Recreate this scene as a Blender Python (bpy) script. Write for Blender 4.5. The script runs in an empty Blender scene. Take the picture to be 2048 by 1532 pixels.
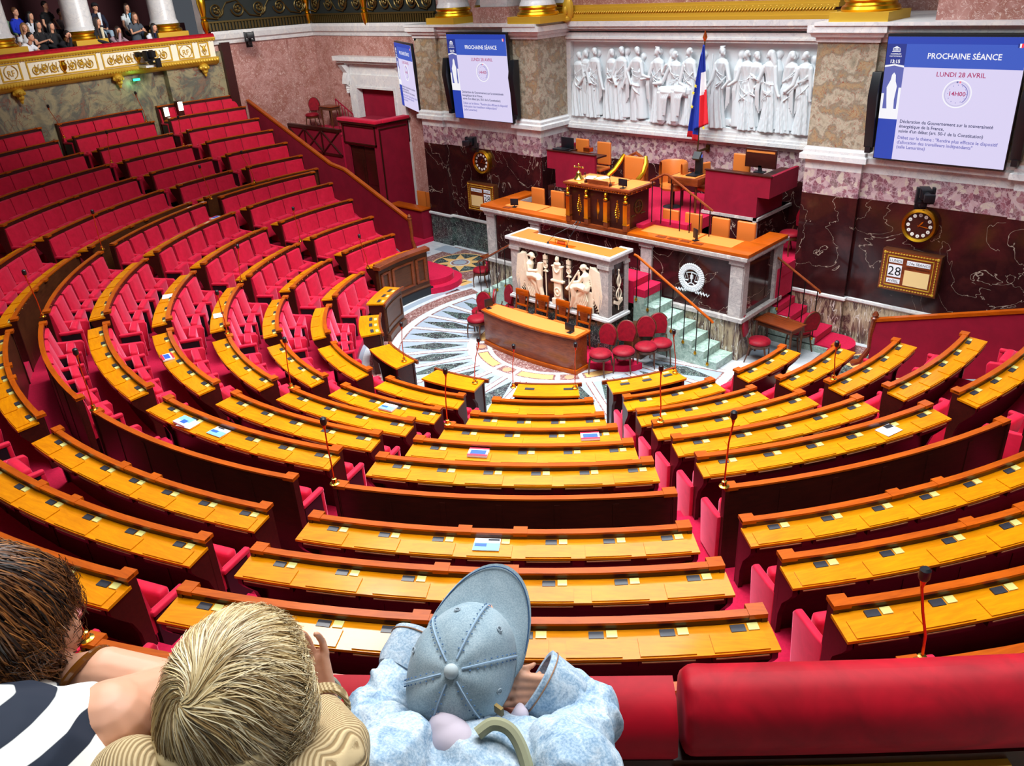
import bpy, bmesh, math, random
from math import sin, cos, pi, radians as R, hypot, atan2, sqrt
from mathutils import Vector, Matrix, Euler, noise
random.seed(7)
SC = bpy.context.scene
COL = SC.collection
# ---------------------------------------------------------------- camera
cam_d = bpy.data.cameras.new('camera'); cam_d.sensor_width = 36; cam_d.lens = 28.4816; cam_d.clip_start = .05; cam_d.clip_end = 200
cam = bpy.data.objects.new('camera', cam_d); COL.objects.link(cam)
YAW, PIT, ROL = R(-44.5938598), R(-26.77740208), R(-3.41621712)
CAM = Vector((10.9476, -12.8276, 7.5))
_F = Vector((sin(YAW)*cos(PIT), cos(YAW)*cos(PIT), sin(PIT))); _Rt = Vector((cos(YAW), -sin(YAW), 0)); _U = _Rt.cross(_F)
_r = cos(ROL)*_Rt+sin(ROL)*_U; _u = -sin(ROL)*_Rt+cos(ROL)*_U
cam.matrix_world = Matrix(((_r.x,_u.x,-_F.x,CAM.x),(_r.y,_u.y,-_F.y,CAM.y),(_r.z,_u.z,-_F.z,CAM.z),(0,0,0,1)))
SC.camera = cam
# ---------------------------------------------------------------- light and exposure
SC.view_settings.view_transform = 'Standard'; SC.view_settings.look = 'None'; SC.view_settings.gamma = 1.0
SC.view_settings.exposure = 0.0; SC.view_settings.use_curve_mapping = False
W = bpy.data.worlds.new('world'); SC.world = W; W.use_nodes = True
W.node_tree.nodes['Background'].inputs[0].default_value = (.78, .86, 1, 1); W.node_tree.nodes['Background'].inputs[1].default_value = .09
def area(name, loc, target, sx, sy, power, color, spread=180):
    l = bpy.data.lights.new(name, 'AREA'); l.spread = R(spread); l.shape = 'RECTANGLE'; l.size = sx; l.size_y = sy; l.energy = power; l.color = color
    o = bpy.data.objects.new(name, l); COL.objects.link(o); o.location = loc
    o.rotation_euler = (Vector(target)-Vector(loc)).to_track_quat('-Z', 'Y').to_euler(); return o
area('skylight', (8.5, -8.0, 14.0), (7.5, -7.0, 0), 8, 7, 1350, (.95, .98, 1), 130)
area('skylight_centre', (1.0, -2.0, 12.2), (1.0, -2.0, 0), 9, 8, 1750, (.93, .975, 1), 106)
area('gallery_fill', (-5.0, -.5, 10.6), (-15.5, -1.6, 7.0), 4, 2.2, 175, (1, .98, .94), 58)  # added fill for the far gallery and its spectators, stands for no actual lamp
area('side_fill', (-6.5, -3.0, 11.0), (-12.8, 4.7, 4.6), 3, 2, 200, (1, .985, .95), 66)  # fill added to brighten the rose wall and doorway, no fixture there
area('desk_glare_light', (-3.3, -5.8, 16.0), (6.8, -10.4, 3.1), 3.0, 2.0, 1100, (1, .98, .95))  # strong light added so its reflection glares on the near desktops, no actual window
# ---------------------------------------------------------------- helpers
def lin(c):
    return tuple(((x/255/12.92) if x/255 <= .04045 else ((x/255+.055)/1.055)**2.4) for x in c)+(1,)
class MB:
    def __init__(s): s.v = []; s.f = []; s.m = []
    def add(s, vs, fs, mi=0, M=None):
        n = len(s.v)
        if M is not None: vs = [M @ Vector(p) for p in vs]
        s.v += [tuple(p) for p in vs]; s.f += [tuple(i+n for i in f) for f in fs]; s.m += [mi]*len(fs); return s
    def box(s, x0, x1, y0, y1, z0, z1, mi=0, M=None):
        v = [(x, y, z) for x in (x0, x1) for y in (y0, y1) for z in (z0, z1)]
        return s.add(v, [(0,1,3,2),(4,6,7,5),(0,4,5,1),(2,3,7,6),(0,2,6,4),(1,5,7,3)], mi, M)
    def loft(s, rings, mi=0, closed=True, caps=True, M=None):
        n = len(rings[0]); v = [p for r in rings for p in r]; f = []
        for i in range(len(rings)-1):
            for j in range(n if closed else n-1):
                a = i*n+j; b = i*n+(j+1) % n; f.append((a, b, b+n, a+n))
        if caps and closed: f.append(tuple(range(n))[::-1]); f.append(tuple(range((len(rings)-1)*n, len(rings)*n)))
        return s.add(v, f, mi, M)
    def lathe(s, prof, c=(0,0,0), n=20, mi=0, M=None, a0=0, a1=2*pi):
        full = abs(a1-a0-2*pi) < 1e-6; m = n if full else n+1
        rings = [[(c[0]+r*cos(a0+(a1-a0)*k/n), c[1]+r*sin(a0+(a1-a0)*k/n), c[2]+z) for k in range(m)] for r, z in prof]
        return s.loft(rings, mi, full, full, M)
    def cyl(s, p, q, r, r2=None, n=10, mi=0, M=None):
        return s.tube([p, q], [r, r if r2 is None else r2], n, mi, M)
    def tube(s, pts, r, n=8, mi=0, M=None):
        pts = [Vector(p) for p in pts]; rr = r if isinstance(r, (list, tuple)) else [r]*len(pts); rings = []; up = None
        for i, p in enumerate(pts):
            t = (pts[min(i+1, len(pts)-1)]-pts[max(i-1, 0)]).normalized()
            if up is None: up = Vector((0,0,1)) if abs(t.z) < .9 else Vector((1,0,0))
            a = t.cross(up)
            if a.length < 1e-5: a = t.cross(Vector((.3,1,.2)))
            a.normalize(); b = a.cross(t).normalized(); up = b
            rings.append([p+a*rr[i]*cos(2*pi*k/n)+b*rr[i]*sin(2*pi*k/n) for k in range(n)])
        return s.loft(rings, mi, True, True, M)
    def prism(s, poly, d0, d1, ax='z', mi=0, M=None):
        def pt(p, d): return {'z': (p[0],p[1],d), 'y': (p[0],d,p[1]), 'x': (d,p[0],p[1])}[ax]
        return s.loft([[pt(p, d0) for p in poly], [pt(p, d1) for p in poly]], mi, True, True, M)
    def arc(s, prof, a0, a1, n=12, mi=0, caps=True, M=None):
        # closed profile [(r,z)] swept about the hall's centre; azimuth 0 points to -y
        rings = [[(r*sin(a0+(a1-a0)*k/n), -r*cos(a0+(a1-a0)*k/n), z) for r, z in prof] for k in range(n+1)]
        return s.loft(rings, mi, True, caps, M)
    def ell(s, c, rad, n=12, mi=0, M=None, rot=None):
        m = n//2+1; q = Euler(rot).to_matrix() if rot else None; rings = []
        for i in range(m+1):
            t = pi*(i+.001)/(m+.002); ring = []
            for k in range(n):
                p = Vector((rad[0]*sin(t)*cos(2*pi*k/n), rad[1]*sin(t)*sin(2*pi*k/n), rad[2]*cos(t)))
                if q: p = q @ p
                ring.append(p+Vector(c))
            rings.append(ring)
        return s.loft(rings, mi, True, True, M)
    def mesh(s, name, mats, smooth=35, bevel=0, seg=2):
        me = bpy.data.meshes.new(name); me.from_pydata(s.v, [], s.f)
        bm = bmesh.new(); bm.from_mesh(me)
        mi = s.m
        for f, k in zip(bm.faces, mi): f.material_index = k
        bmesh.ops.recalc_face_normals(bm, faces=bm.faces)
        if bevel:
            es = [e for e in bm.edges if len(e.link_faces) == 2 and e.calc_face_angle(0) > .6]
            bmesh.ops.bevel(bm, geom=es, offset=bevel, segments=seg, affect='EDGES', profile=.6, clamp_overlap=True)
        bm.to_mesh(me); bm.free()
        for m in (mats if isinstance(mats, (list, tuple)) else [mats]): me.materials.append(m)
        if smooth: me.shade_smooth(); me.set_sharp_from_angle(angle=R(smooth))
        return me
    def build(s, name, mats, parent=None, smooth=35, bevel=0, seg=2, loc=None):
        o = bpy.data.objects.new(name, s.mesh(name, mats, smooth, bevel, seg)); COL.objects.link(o)
        if parent: o.parent = parent
        if loc: o.location = loc
        return o
def tag(o, label=None, cat=None, group=None, kind=None):
    if label: o['label'] = label
    if cat: o['category'] = cat
    if group: o['group'] = group
    if kind: o['kind'] = kind
    return o
def thing(name, label, cat, loc=(0,0,0), rz=0, group=None, rot=None):
    o = bpy.data.objects.new(name, None); COL.objects.link(o); o.location = loc; o.rotation_euler = rot or (0,0,rz); o.empty_display_size = .1
    return tag(o, label, cat, group)
def copy_tree(o, parent=None):
    c = o.copy(); COL.objects.link(c)
    if parent: c.parent = parent
    for ch in list(o.children): copy_tree(ch, c)
    return c
def dup(o, loc, rz, label=None, group=None):
    c = copy_tree(o); c.location = loc; c.rotation_euler = (0,0,rz)
    if label: c['label'] = label
    if group: c['group'] = group
    return c
def struct(name, mb, m, parent=None, **k):
    o = mb.build(name, m, parent, **k)
    if not parent: o['kind'] = 'structure'
    return o
def bake(ob, mods):
    for ty, kw in mods:
        md = ob.modifiers.new(ty, ty)
        for a, b in kw.items(): setattr(md, a, b)
    dg = bpy.context.evaluated_depsgraph_get(); dg.update()
    me = bpy.data.meshes.new_from_object(ob.evaluated_get(dg)); ob.modifiers.clear(); old = ob.data; ob.data = me
    return ob
def fuse(mb, name, mats, parent=None, voxel=.02, sm=4, loc=None, fn=None, smf=.5):
    # one continuous surface out of overlapping volumes
    o = mb.build(name, mats, parent, smooth=0, loc=loc)
    bake(o, [('REMESH', dict(mode='VOXEL', voxel_size=voxel, use_smooth_shade=True))]+([('SMOOTH', dict(factor=smf, iterations=sm))] if sm else []))
    if fn:
        for v in o.data.vertices: v.co = fn(v.co)
    o.data.shade_smooth(); o.data.name = name
    return o
def textmesh(s, size, align='CENTER', depth=.0, shear=0, bold=0):
    cu = bpy.data.curves.new('lettering', 'FONT'); cu.body = s; cu.size = size; cu.align_x = align; cu.extrude = depth; cu.shear = shear; cu.offset = bold; cu.resolution_u = 2
    o = bpy.data.objects.new('lettering', cu); COL.objects.link(o)
    dg = bpy.context.evaluated_depsgraph_get(); dg.update(); me = bpy.data.meshes.new_from_object(o.evaluated_get(dg))
    vs = [tuple(v.co) for v in me.vertices]; fs = [tuple(p.vertices) for p in me.polygons]
    bpy.data.objects.remove(o); bpy.data.curves.remove(cu); bpy.data.meshes.remove(me)
    return vs, fs
def P(r, a, z=0): return Vector((r*sin(a), -r*cos(a), z))
# ---------------------------------------------------------------- materials
def mat(name, col, rough=.5, metal=0, spec=.5, coat=0, sheen=0, sheen_col=None, emit=None, es=0):
    m = bpy.data.materials.new(name); m.use_nodes = True; b = m.node_tree.nodes['Principled BSDF']
    b.inputs['Base Color'].default_value = lin(col); b.inputs['Roughness'].default_value = rough; b.inputs['Metallic'].default_value = metal
    b.inputs['Specular IOR Level'].default_value = spec; b.inputs['Coat Weight'].default_value = coat; b.inputs['Coat Roughness'].default_value = .12
    b.inputs['Sheen Weight'].default_value = sheen; b.inputs['Sheen Roughness'].default_value = .35
    if sheen_col: b.inputs['Sheen Tint'].default_value = lin(sheen_col)
    if emit: b.inputs['Emission Color'].default_value = lin(emit); b.inputs['Emission Strength'].default_value = es
    return m
def nodes(m): return m.node_tree.nodes, m.node_tree.links, m.node_tree.nodes['Principled BSDF']
def coords(m, scale=(1,1,1), rot=(0,0,0)):
    N, L, b = nodes(m); t = N.new('ShaderNodeTexCoord'); mp = N.new('ShaderNodeMapping'); L.new(t.outputs['Object'], mp.inputs[0])
    mp.inputs['Scale'].default_value = scale; mp.inputs['Rotation'].default_value = rot; return mp.outputs[0]
def noise_n(m, vec, scale, detail=4, rough=.55, dist=0):
    N, L, b = nodes(m); n = N.new('ShaderNodeTexNoise'); n.inputs['Scale'].default_value = scale; n.inputs['Detail'].default_value = detail
    n.inputs['Roughness'].default_value = rough; n.inputs['Distortion'].default_value = dist; L.new(vec, n.inputs['Vector']); return n.outputs['Fac'], n.outputs['Color']
def ramp(m, fac, stops, interp='LINEAR'):
    N, L, b = nodes(m); r = N.new('ShaderNodeValToRGB'); r.color_ramp.interpolation = interp
    e = r.color_ramp.elements
    while len(e) < len(stops): e.new(.5)
    for k, (p, c) in enumerate(stops): e[k].position = p; e[k].color = lin(c) if len(c) == 3 else c
    L.new(fac, r.inputs[0]); return r.outputs[0]
def mix(m, fac, a, b_, mode='MIX'):
    N, L, b = nodes(m); x = N.new('ShaderNodeMix'); x.data_type = 'RGBA'; x.blend_type = mode
    for s, v in ((0, fac), (6, a), (7, b_)):
        if hasattr(v, 'links'): L.new(v, x.inputs[s])
        else: x.inputs[s].default_value = v if not isinstance(v, (list, tuple)) else (lin(v) if len(v) == 3 else v)
    return x.outputs[2]
def bump(m, h, strength=.3, dist=.01):
    N, L, b = nodes(m); x = N.new('ShaderNodeBump'); x.inputs['Strength'].default_value = strength; x.inputs['Distance'].default_value = dist
    L.new(h, x.inputs['Height']); L.new(x.outputs[0], b.inputs['Normal'])
def wood(name, a, b_, rough=.3, scale=1, coat=.0, spec=.5, rot=0):
    m = mat(name, a, rough, coat=coat, spec=spec); v = coords(m, (2*scale, 14*scale, 14*scale), (0,0,rot)); N, L, bs = nodes(m)
    f, _ = noise_n(m, v, 2.2, 6, .6, .6); f2, _ = noise_n(m, coords(m, (1,1,1)), 1.3, 2)
    c = ramp(m, f, [(.3, b_), (.7, a)]); c = mix(m, .35, c, ramp(m, f2, [(.35, b_), (.65, a)]))
    L.new(c, bs.inputs['Base Color']); return m
def marble(name, cols, vein, scale=1, rough=.18, vscale=3, vw=.03, dist=1.2, cell=0, stretch=(1,1,1), vamt=1, spec=.5):
    m = mat(name, cols[0], rough, spec=spec); N, L, bs = nodes(m); v = coords(m, tuple(scale*s for s in stretch))
    f, fc = noise_n(m, v, 1.6, 8, .62, dist)
    n = len(cols); c = ramp(m, f, [(.28+.44*k/max(1, n-1), cols[k]) for k in range(n)])
    if cell:
        vv = N.new('ShaderNodeVectorMath'); vv.operation = 'ADD'; L.new(v, vv.inputs[0])
        sc = N.new('ShaderNodeVectorMath'); sc.operation = 'SCALE'; L.new(fc, sc.inputs[0]); sc.inputs['Scale'].default_value = .45; L.new(sc.outputs[0], vv.inputs[1])
        vo = N.new('ShaderNodeTexVoronoi'); vo.inputs['Scale'].default_value = cell; L.new(vv.outputs[0], vo.inputs['Vector'])
        sp = N.new('ShaderNodeSeparateColor'); L.new(vo.outputs['Color'], sp.inputs[0])
        c = mix(m, .75, c, ramp(m, sp.outputs[0], [((k+.0)/n, cols[k]) for k in range(n)], 'CONSTANT'))
        ve = N.new('ShaderNodeTexVoronoi'); ve.feature = 'DISTANCE_TO_EDGE'; ve.inputs['Scale'].default_value = cell; L.new(vv.outputs[0], ve.inputs['Vector'])
        c = mix(m, ramp(m, ve.outputs['Distance'], [(0, (1,1,1,1)), (.06, (0,0,0,1))]), c, vein)
    f2, _ = noise_n(m, v, vscale, 5, .5, 1.6)
    w = ramp(m, f2, [(.5-vw, (0,0,0,1)), (.5, (vamt,)*3+(1,)), (.5+vw, (0,0,0,1))])
    c = mix(m, w, c, vein); L.new(c, bs.inputs['Base Color']); return m
def velvet(name, a, b_, sheen=.6, rough=.7, sc=7):
    m = mat(name, a, rough, sheen=sheen, sheen_col=(255,130,160), spec=.25); N, L, bs = nodes(m)
    f, _ = noise_n(m, coords(m), sc, 4, .6, .5); L.new(ramp(m, f, [(.3, b_), (.7, a)]), bs.inputs['Base Color']); return m
M_ = {}
M_['desk'] = wood('honey_oak_desktop', (216,136,0), (182,102,0), .42, spec=.12, coat=.35)
M_['rail'] = wood('orange_brown_rail_wood', (184,84,4), (142,58,2), .4, spec=.15, coat=.35)
M_['dark'] = wood('dark_mahogany', (66,22,14), (38,12,9), .35, spec=.4)
M_['mid'] = wood('polished_mahogany', (142,66,28), (84,32,14), .25, spec=.5)
M_['walnut'] = wood('brown_walnut', (96,52,26), (58,28,14), .35)
M_['slat'] = wood('pale_brass_slat', (190,140,96), (150,100,60), .35)
M_['velvet'] = velvet('crimson_velvet', (208,20,58), (188,12,46), 1.0)
M_['velvetd'] = velvet('deep_red_velvet', (188,0,30), (140,0,20), .12, .6, 9)
M_['velvetc'] = velvet('chair_velvet', (146,4,30), (112,2,22), .25, .6, 12)
M_['carpet'] = velvet('raspberry_carpet', (190,14,62), (168,8,50), .3, .9, 30)
M_['redpaint'] = velvet('red_cloth_panel', (140,10,42), (124,6,36), .15, .85, 3)
M_['plate'] = mat('black_voting_plate', (44,46,54), .35)
M_['nameplate'] = mat('pale_name_card', (206,200,120), .35, spec=.6)
M_['white'] = marble('white_marble', [(226,224,220),(205,206,208),(232,228,220)], (168,170,176), 1.2, .3, 2.2, .02, vamt=.5)
M_['stat'] = mat('statuary_marble', (208,216,220), .45)
M_['cream'] = mat('ivory_marble_relief', (236,222,196), .45)
M_['greyw'] = marble('grey_veined_marble', [(198,192,186),(166,160,158),(214,208,200)], (110,108,112), 2.5, .3, 3, .025, vamt=.6)
M_['purple'] = marble('purple_breccia', [(108,58,74),(184,160,162),(136,82,96),(196,186,170),(92,52,68)], (178,152,160), 1.7, .3, 5, .03, cell=6, dist=1.0)
M_['griotte'] = marble('dark_red_griotte', [(62,26,26),(44,18,20),(72,30,28)], (196,176,160), .8, .12, .9, .0022, .35, vamt=.75, spec=.4)
M_['pil'] = marble('grey_brown_breccia', [(104,102,92),(146,138,118),(176,166,146),(128,120,104),(162,138,104),(150,142,124)], (140,64,42), 2.2, .3, 2.6, .014, dist=.35)
M_['rose'] = marble('rose_marble', [(136,80,72),(176,130,122),(150,98,88),(190,150,136)], (222,200,192), 1.1, .3, 6, .016, dist=.7)
M_['olive'] = marble('olive_breccia_wall', [(116,116,92),(150,140,108),(92,94,84),(150,110,84)], (120,60,44), .8, .35, 2, .012, dist=1.8)
M_['green'] = marble('dark_green_marble', [(30,48,48),(62,78,74),(40,36,42),(52,66,62)], (176,186,180), 2.2, .2, 3.2, .02, dist=1.5, vamt=.7)
M_['step'] = marble('sea_green_marble', [(104,132,122),(158,182,170),(92,116,110)], (206,220,212), 1.8, .25, 3, .014, dist=1.2, vamt=.8)
M_['serp'] = marble('striped_purple_green_marble', [(64,36,44),(168,150,122),(70,44,48),(178,162,134),(66,44,50),(188,174,146)], (216,212,204), 1.0, .2, 2.0, .014, dist=.5, stretch=(2.2,1,.5))
M_['gold'] = mat('gilding', (222,168,40), .3, 1)
M_['goldp'] = mat('gold_paint', (206,164,50), .45, .35)
M_['brass'] = mat('polished_brass', (226,186,84), .22, 1)
M_['copper'] = mat('copper_stem', (206,96,44), .25, .9)
M_['bronze'] = mat('dark_bronze', (96,80,44), .4, .8)
M_['black'] = mat('black_plastic', (14,18,24), .4)
M_['iron'] = mat('black_iron', (20,18,18), .4, .6)
M_['leather'] = mat('tan_leather', (196,106,42), .4)
M_['leatherd'] = mat('tan_leather_inlay', (206,122,52), .5)
M_['paper'] = mat('white_paper', (232,234,240), .6)
M_['paperb'] = mat('light_blue_cover', (120,186,228), .5)
M_['bluebook'] = mat('blue_cover', (40,86,190), .45)
M_['redcover'] = mat('red_cover', (214,40,64), .45)
M_['darkgreen'] = mat('black_green_cloth', (16,24,22), .8)
M_['darkred'] = mat('dark_red_wall_cloth', (52,10,20), .9)
# ---------------------------------------------------------------- floor and its inlays
DEG = pi/180
fm = [marble('pale_floor_marble', [(200,204,208),(184,190,196),(208,208,208)], (164,168,176), 1.2, .25, 2.2, .02, vamt=.5), mat('blue_grey_marble', (146,158,172), .2), M_['green'], marble('brown_marble', [(112,76,74),(132,92,88)], (190,170,165), 2, .2),
      mat('yellow_marble', (210,168,106), .25), mat('pink_marble', (206,142,110), .25)]
mb = MB(); mb.box(-16.5, 16.5, -16.5, 4.9, -.3, 0, 0)
def inl(r0, r1, a0, a1, mi, h=.003, n=None):
    n = n or max(2, int(abs(a1-a0)/3)); mb.arc([(r0, 0), (r0, h), (r1, h), (r1, 0)], a0*DEG, a1*DEG, n, mi)
A_ = 100
inl(1.2, 1.62, -A_, A_, 3); inl(1.70, 1.98, -A_, A_, 0)
for k in range(-2, 3):
    c = 44*k; inl(1.72, 1.98, c-6, c+6, 3, .004)
    q = P(1.85, c*DEG); mb.prism([(q.x+.1*cos(t*pi/8), q.y+.1*sin(t*pi/8)) for t in range(16)], 0, .006, 'z', 5)
    for c2 in (c+22,): inl(1.72, 1.98, c2-13, c2+13, 3, .004); inl(1.75, 1.95, c2-11.5, c2+11.5, 4, .006)
inl(2.18, 3.74, -102, 102, 1)
for k in range(-9, 9):
    a = (6+12*k)
    q0, q1 = P(2.2, (a+1.5)*DEG), P(2.2, (a+10.5)*DEG)
    dm = P(2.95, (a+6)*DEG); tn = Vector((cos((a+6)*DEG), sin((a+6)*DEG), 0))
    t0 = P(2.25, (a+6)*DEG); t1 = P(3.68, (a+6)*DEG)
    mb.prism([t0.to_2d()[:], (dm+tn*.2).to_2d()[:], t1.to_2d()[:], (dm-tn*.2).to_2d()[:]], 0, .006, 'z', 2)
    s0, s1 = P(2.15, a*DEG), P(3.8, a*DEG); tn = Vector((cos(a*DEG), sin(a*DEG), 0))
    for w_, h, mi in ((.075, .007, 3), (.05, .010, 0)): mb.prism([(s0-tn*w_).to_2d()[:], (s0+tn*w_).to_2d()[:], (s1+tn*w_).to_2d()[:], (s1-tn*w_).to_2d()[:]], 0, h, 'z', mi)
inl(3.72, 3.76, -102, 102, 3, .008); inl(3.76, 3.96, -104, 104, 0, .011); inl(3.96, 4.36, -106, 106, 3, .008); inl(4.36, 4.44, -106, 106, 0, .01)
inl(4.52, 4.72, -108, 108, 1, .004); inl(4.95, 5.0, -108, 108, 1, .004)
for sx in (-1, 1):                                   # star medallions by the side doors
    cx, cy = 6.06*sx, 2.55
    def disc(r, h, mi, n=40): mb.prism([(cx+r*cos(2*pi*t/n), cy+r*sin(2*pi*t/n)) for t in range(n)], 0, h, 'z', mi)
    mb.box(cx-1.25, cx+1.25, cy-.98, cy+1.0, 0, .003, 3)
    disc(.86, .005, 4); disc(.8, .007, 2)
    mb.prism([(cx+(.78 if t % 2 == 0 else .36)*cos(pi*t/8), cy+(.78 if t % 2 == 0 else .36)*sin(pi*t/8)) for t in range(16)], 0, .009, 'z', 4)
    disc(.3, .011, 0); disc(.26, .013, 3); disc(.2, .015, 1)
    for (a, b, c, d, mi) in ((4.55,4.95,1.2,1.6,4),(5.2,5.6,.95,1.3,5),(5.8,6.3,.75,1.25,4),(3.6,4.3,1.8,2.5,1),(6.9,7.7,3.0,3.5,1),(6.6,7.3,.6,1.3,1),(7.5,8.2,1.9,2.7,1),(4.0,4.5,.5,.95,3)):
        mb.box(*sorted((a*sx, b*sx)), c, d, 0, .004, mi)
struct('floor', mb, fm, smooth=0)
# ---------------------------------------------------------------- carpeted tiers
DW = 24.24*DEG
LEV = [(4.62,5.12,.12),(5.12,6.05,.36),(6.05,7.0,.68),(7.0,7.96,1.01),(7.96,8.94,1.34),(8.94,10.4,1.58),(10.4,11.3,1.80),(11.3,12.2,2.07),(12.2,13.15,2.37),(13.15,14.07,2.67),(14.07,14.97,2.97),(14.97,15.6,3.27)]
mb = MB()
for i, (a, b, z) in enumerate(LEV):
    lo, hi = (-72, 71) if i == 0 else ((-94.6, 92.5) if i < 6 else (-97, 96))
    if i == 0:
        for l2, h2 in ((-72, -1.5), (1, 22.6), (26, 46.6), (50, 70.6)): mb.arc([(a, -.02), (a, z), (b+.01, z), (b+.01, -.02)], l2*DEG, h2*DEG, 16)
        continue
    mb.arc([(a, -.02), (a, z), (b+.01, z), (b+.01, -.02)], lo*DEG, hi*DEG, 60)
    zp = LEV[i-1][2]
    if i == 6: continue
    for k in range(-3, 4):
        e = .36/a; c = k*DW; mb.arc([(a-.28, zp-.02), (a-.28, (z+zp)/2), (a+.02, (z+zp)/2), (a+.02, zp-.02)], c-e, c+e, 3)
        if i > 5: pass
    if i > 6:
        e = .36/a; c = -3.5*DW; mb.arc([(a-.28, zp-.02), (a-.28, (z+zp)/2), (a+.02, (z+zp)/2), (a+.02, zp-.02)], c-e, c+e, 3)
struct('floor', mb, M_['carpet'], smooth=30).name = 'floor.001'
# ---------------------------------------------------------------- outer walls under and behind the galleries
mb = MB(); mb.arc([(15.62, 2.9), (15.62, 5.75), (16.1, 5.75), (16.1, 2.9)], -86.5*DEG, 100*DEG, 60); mb.arc([(15.62, 2.9), (15.62, 5.75), (16.1, 5.75), (16.1, 2.9)], -95.6*DEG, -88.2*DEG, 6)
mb.arc([(15.9, 2.9), (15.9, 5.75), (16.1, 5.75), (16.1, 2.9)], -88.4*DEG, -86.3*DEG, 4)
struct('wall_curved', mb, M_['olive'])
mb = MB(); mb.arc([(15.45, 2.9), (15.45, 6.0), (15.75, 6.0), (15.75, 2.9)], -96.3*DEG, -95.2*DEG, 2); struct('trim_1', mb, M_['dark'])
# gallery slab, soffit, back wall
mb = MB(); mb.arc([(15.6, 5.45), (15.6, 5.6), (19.6, 5.6), (19.6, 5.45)], -94.5*DEG, 26*DEG, 60); struct('ceiling_gallery', mb, M_['darkred'])
mb = MB(); mb.arc([(15.95, 5.6), (15.95, 5.68), (19.4, 5.68), (19.4, 5.6)], -94.5*DEG, 26*DEG, 50); struct('floor_gallery', mb, M_['darkred'])
mb = MB(); mb.arc([(19.2, 5.6), (19.2, 10), (19.5, 10), (19.5, 5.6)], -95*DEG, -20*DEG, 30); struct('wall_gallery', mb, M_['darkred'])
mb = MB(); mb.arc([(15.6, 9.4), (15.6, 10), (19.5, 10), (19.5, 9.4)], -95*DEG, -20*DEG, 30); struct('ceiling_upper', mb, M_['white'])
# ---------------------------------------------------------------- rows of benches
ROW = {1:(5.15,1.22,.12),2:(6.08,1.46,.36),3:(7.02,1.78,.68),4:(7.99,2.11,1.01),5:(8.97,2.44,1.34),6:(9.91,2.64,1.58),
       8:(10.43,2.60,1.58),9:(11.35,2.88,1.80),10:(12.26,3.17,2.07),11:(13.18,3.47,2.37),12:(14.1,3.75,2.67),13:(15.0,4.05,2.97),14:(15.56,4.38,3.27)}
NS = {1:3,2:3,3:4,4:4,5:5,6:6,9:7,10:7,11:9,12:9,13:9,14:10}
NXT = {1:2,2:3,3:4,4:5,5:6,8:9,9:10,10:11,11:12,12:13,13:14}
ORD = ['zeroth','first','second','third','fourth','fifth','sixth','seventh','eighth','ninth','tenth']
BLK = {-4:'wall-side left block',-3:'second block from left wall',-2:'third block from left wall',-1:'fourth block from left wall',0:'block left of centre',1:'centre block',2:'block right of centre',3:'far right block'}
RWN = {1:'first row',2:'second row',3:'third row',4:'fourth row',5:'fifth row',6:'sixth row',8:'cross-aisle row',9:'eighth row',10:'ninth row',11:'tenth row',12:'eleventh row',13:'twelfth row',14:'topmost row'}
def hw_of(k, j):
    r = ROW[j][0]; w = DW/2 if (k not in (-4, 3) or j >= 8) else 11*DEG
    return w-.25/r
def ctr(k, j):
    if j >= 8 or k not in (-4, 3): return (k+.5)*DW
    return (k+.5)*DW+(1.1*DEG if k == -4 else -1.1*DEG)
def shift(mb, r):
    mb.v = [(x, y+r, z) for x, y, z in mb.v]; return mb
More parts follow.
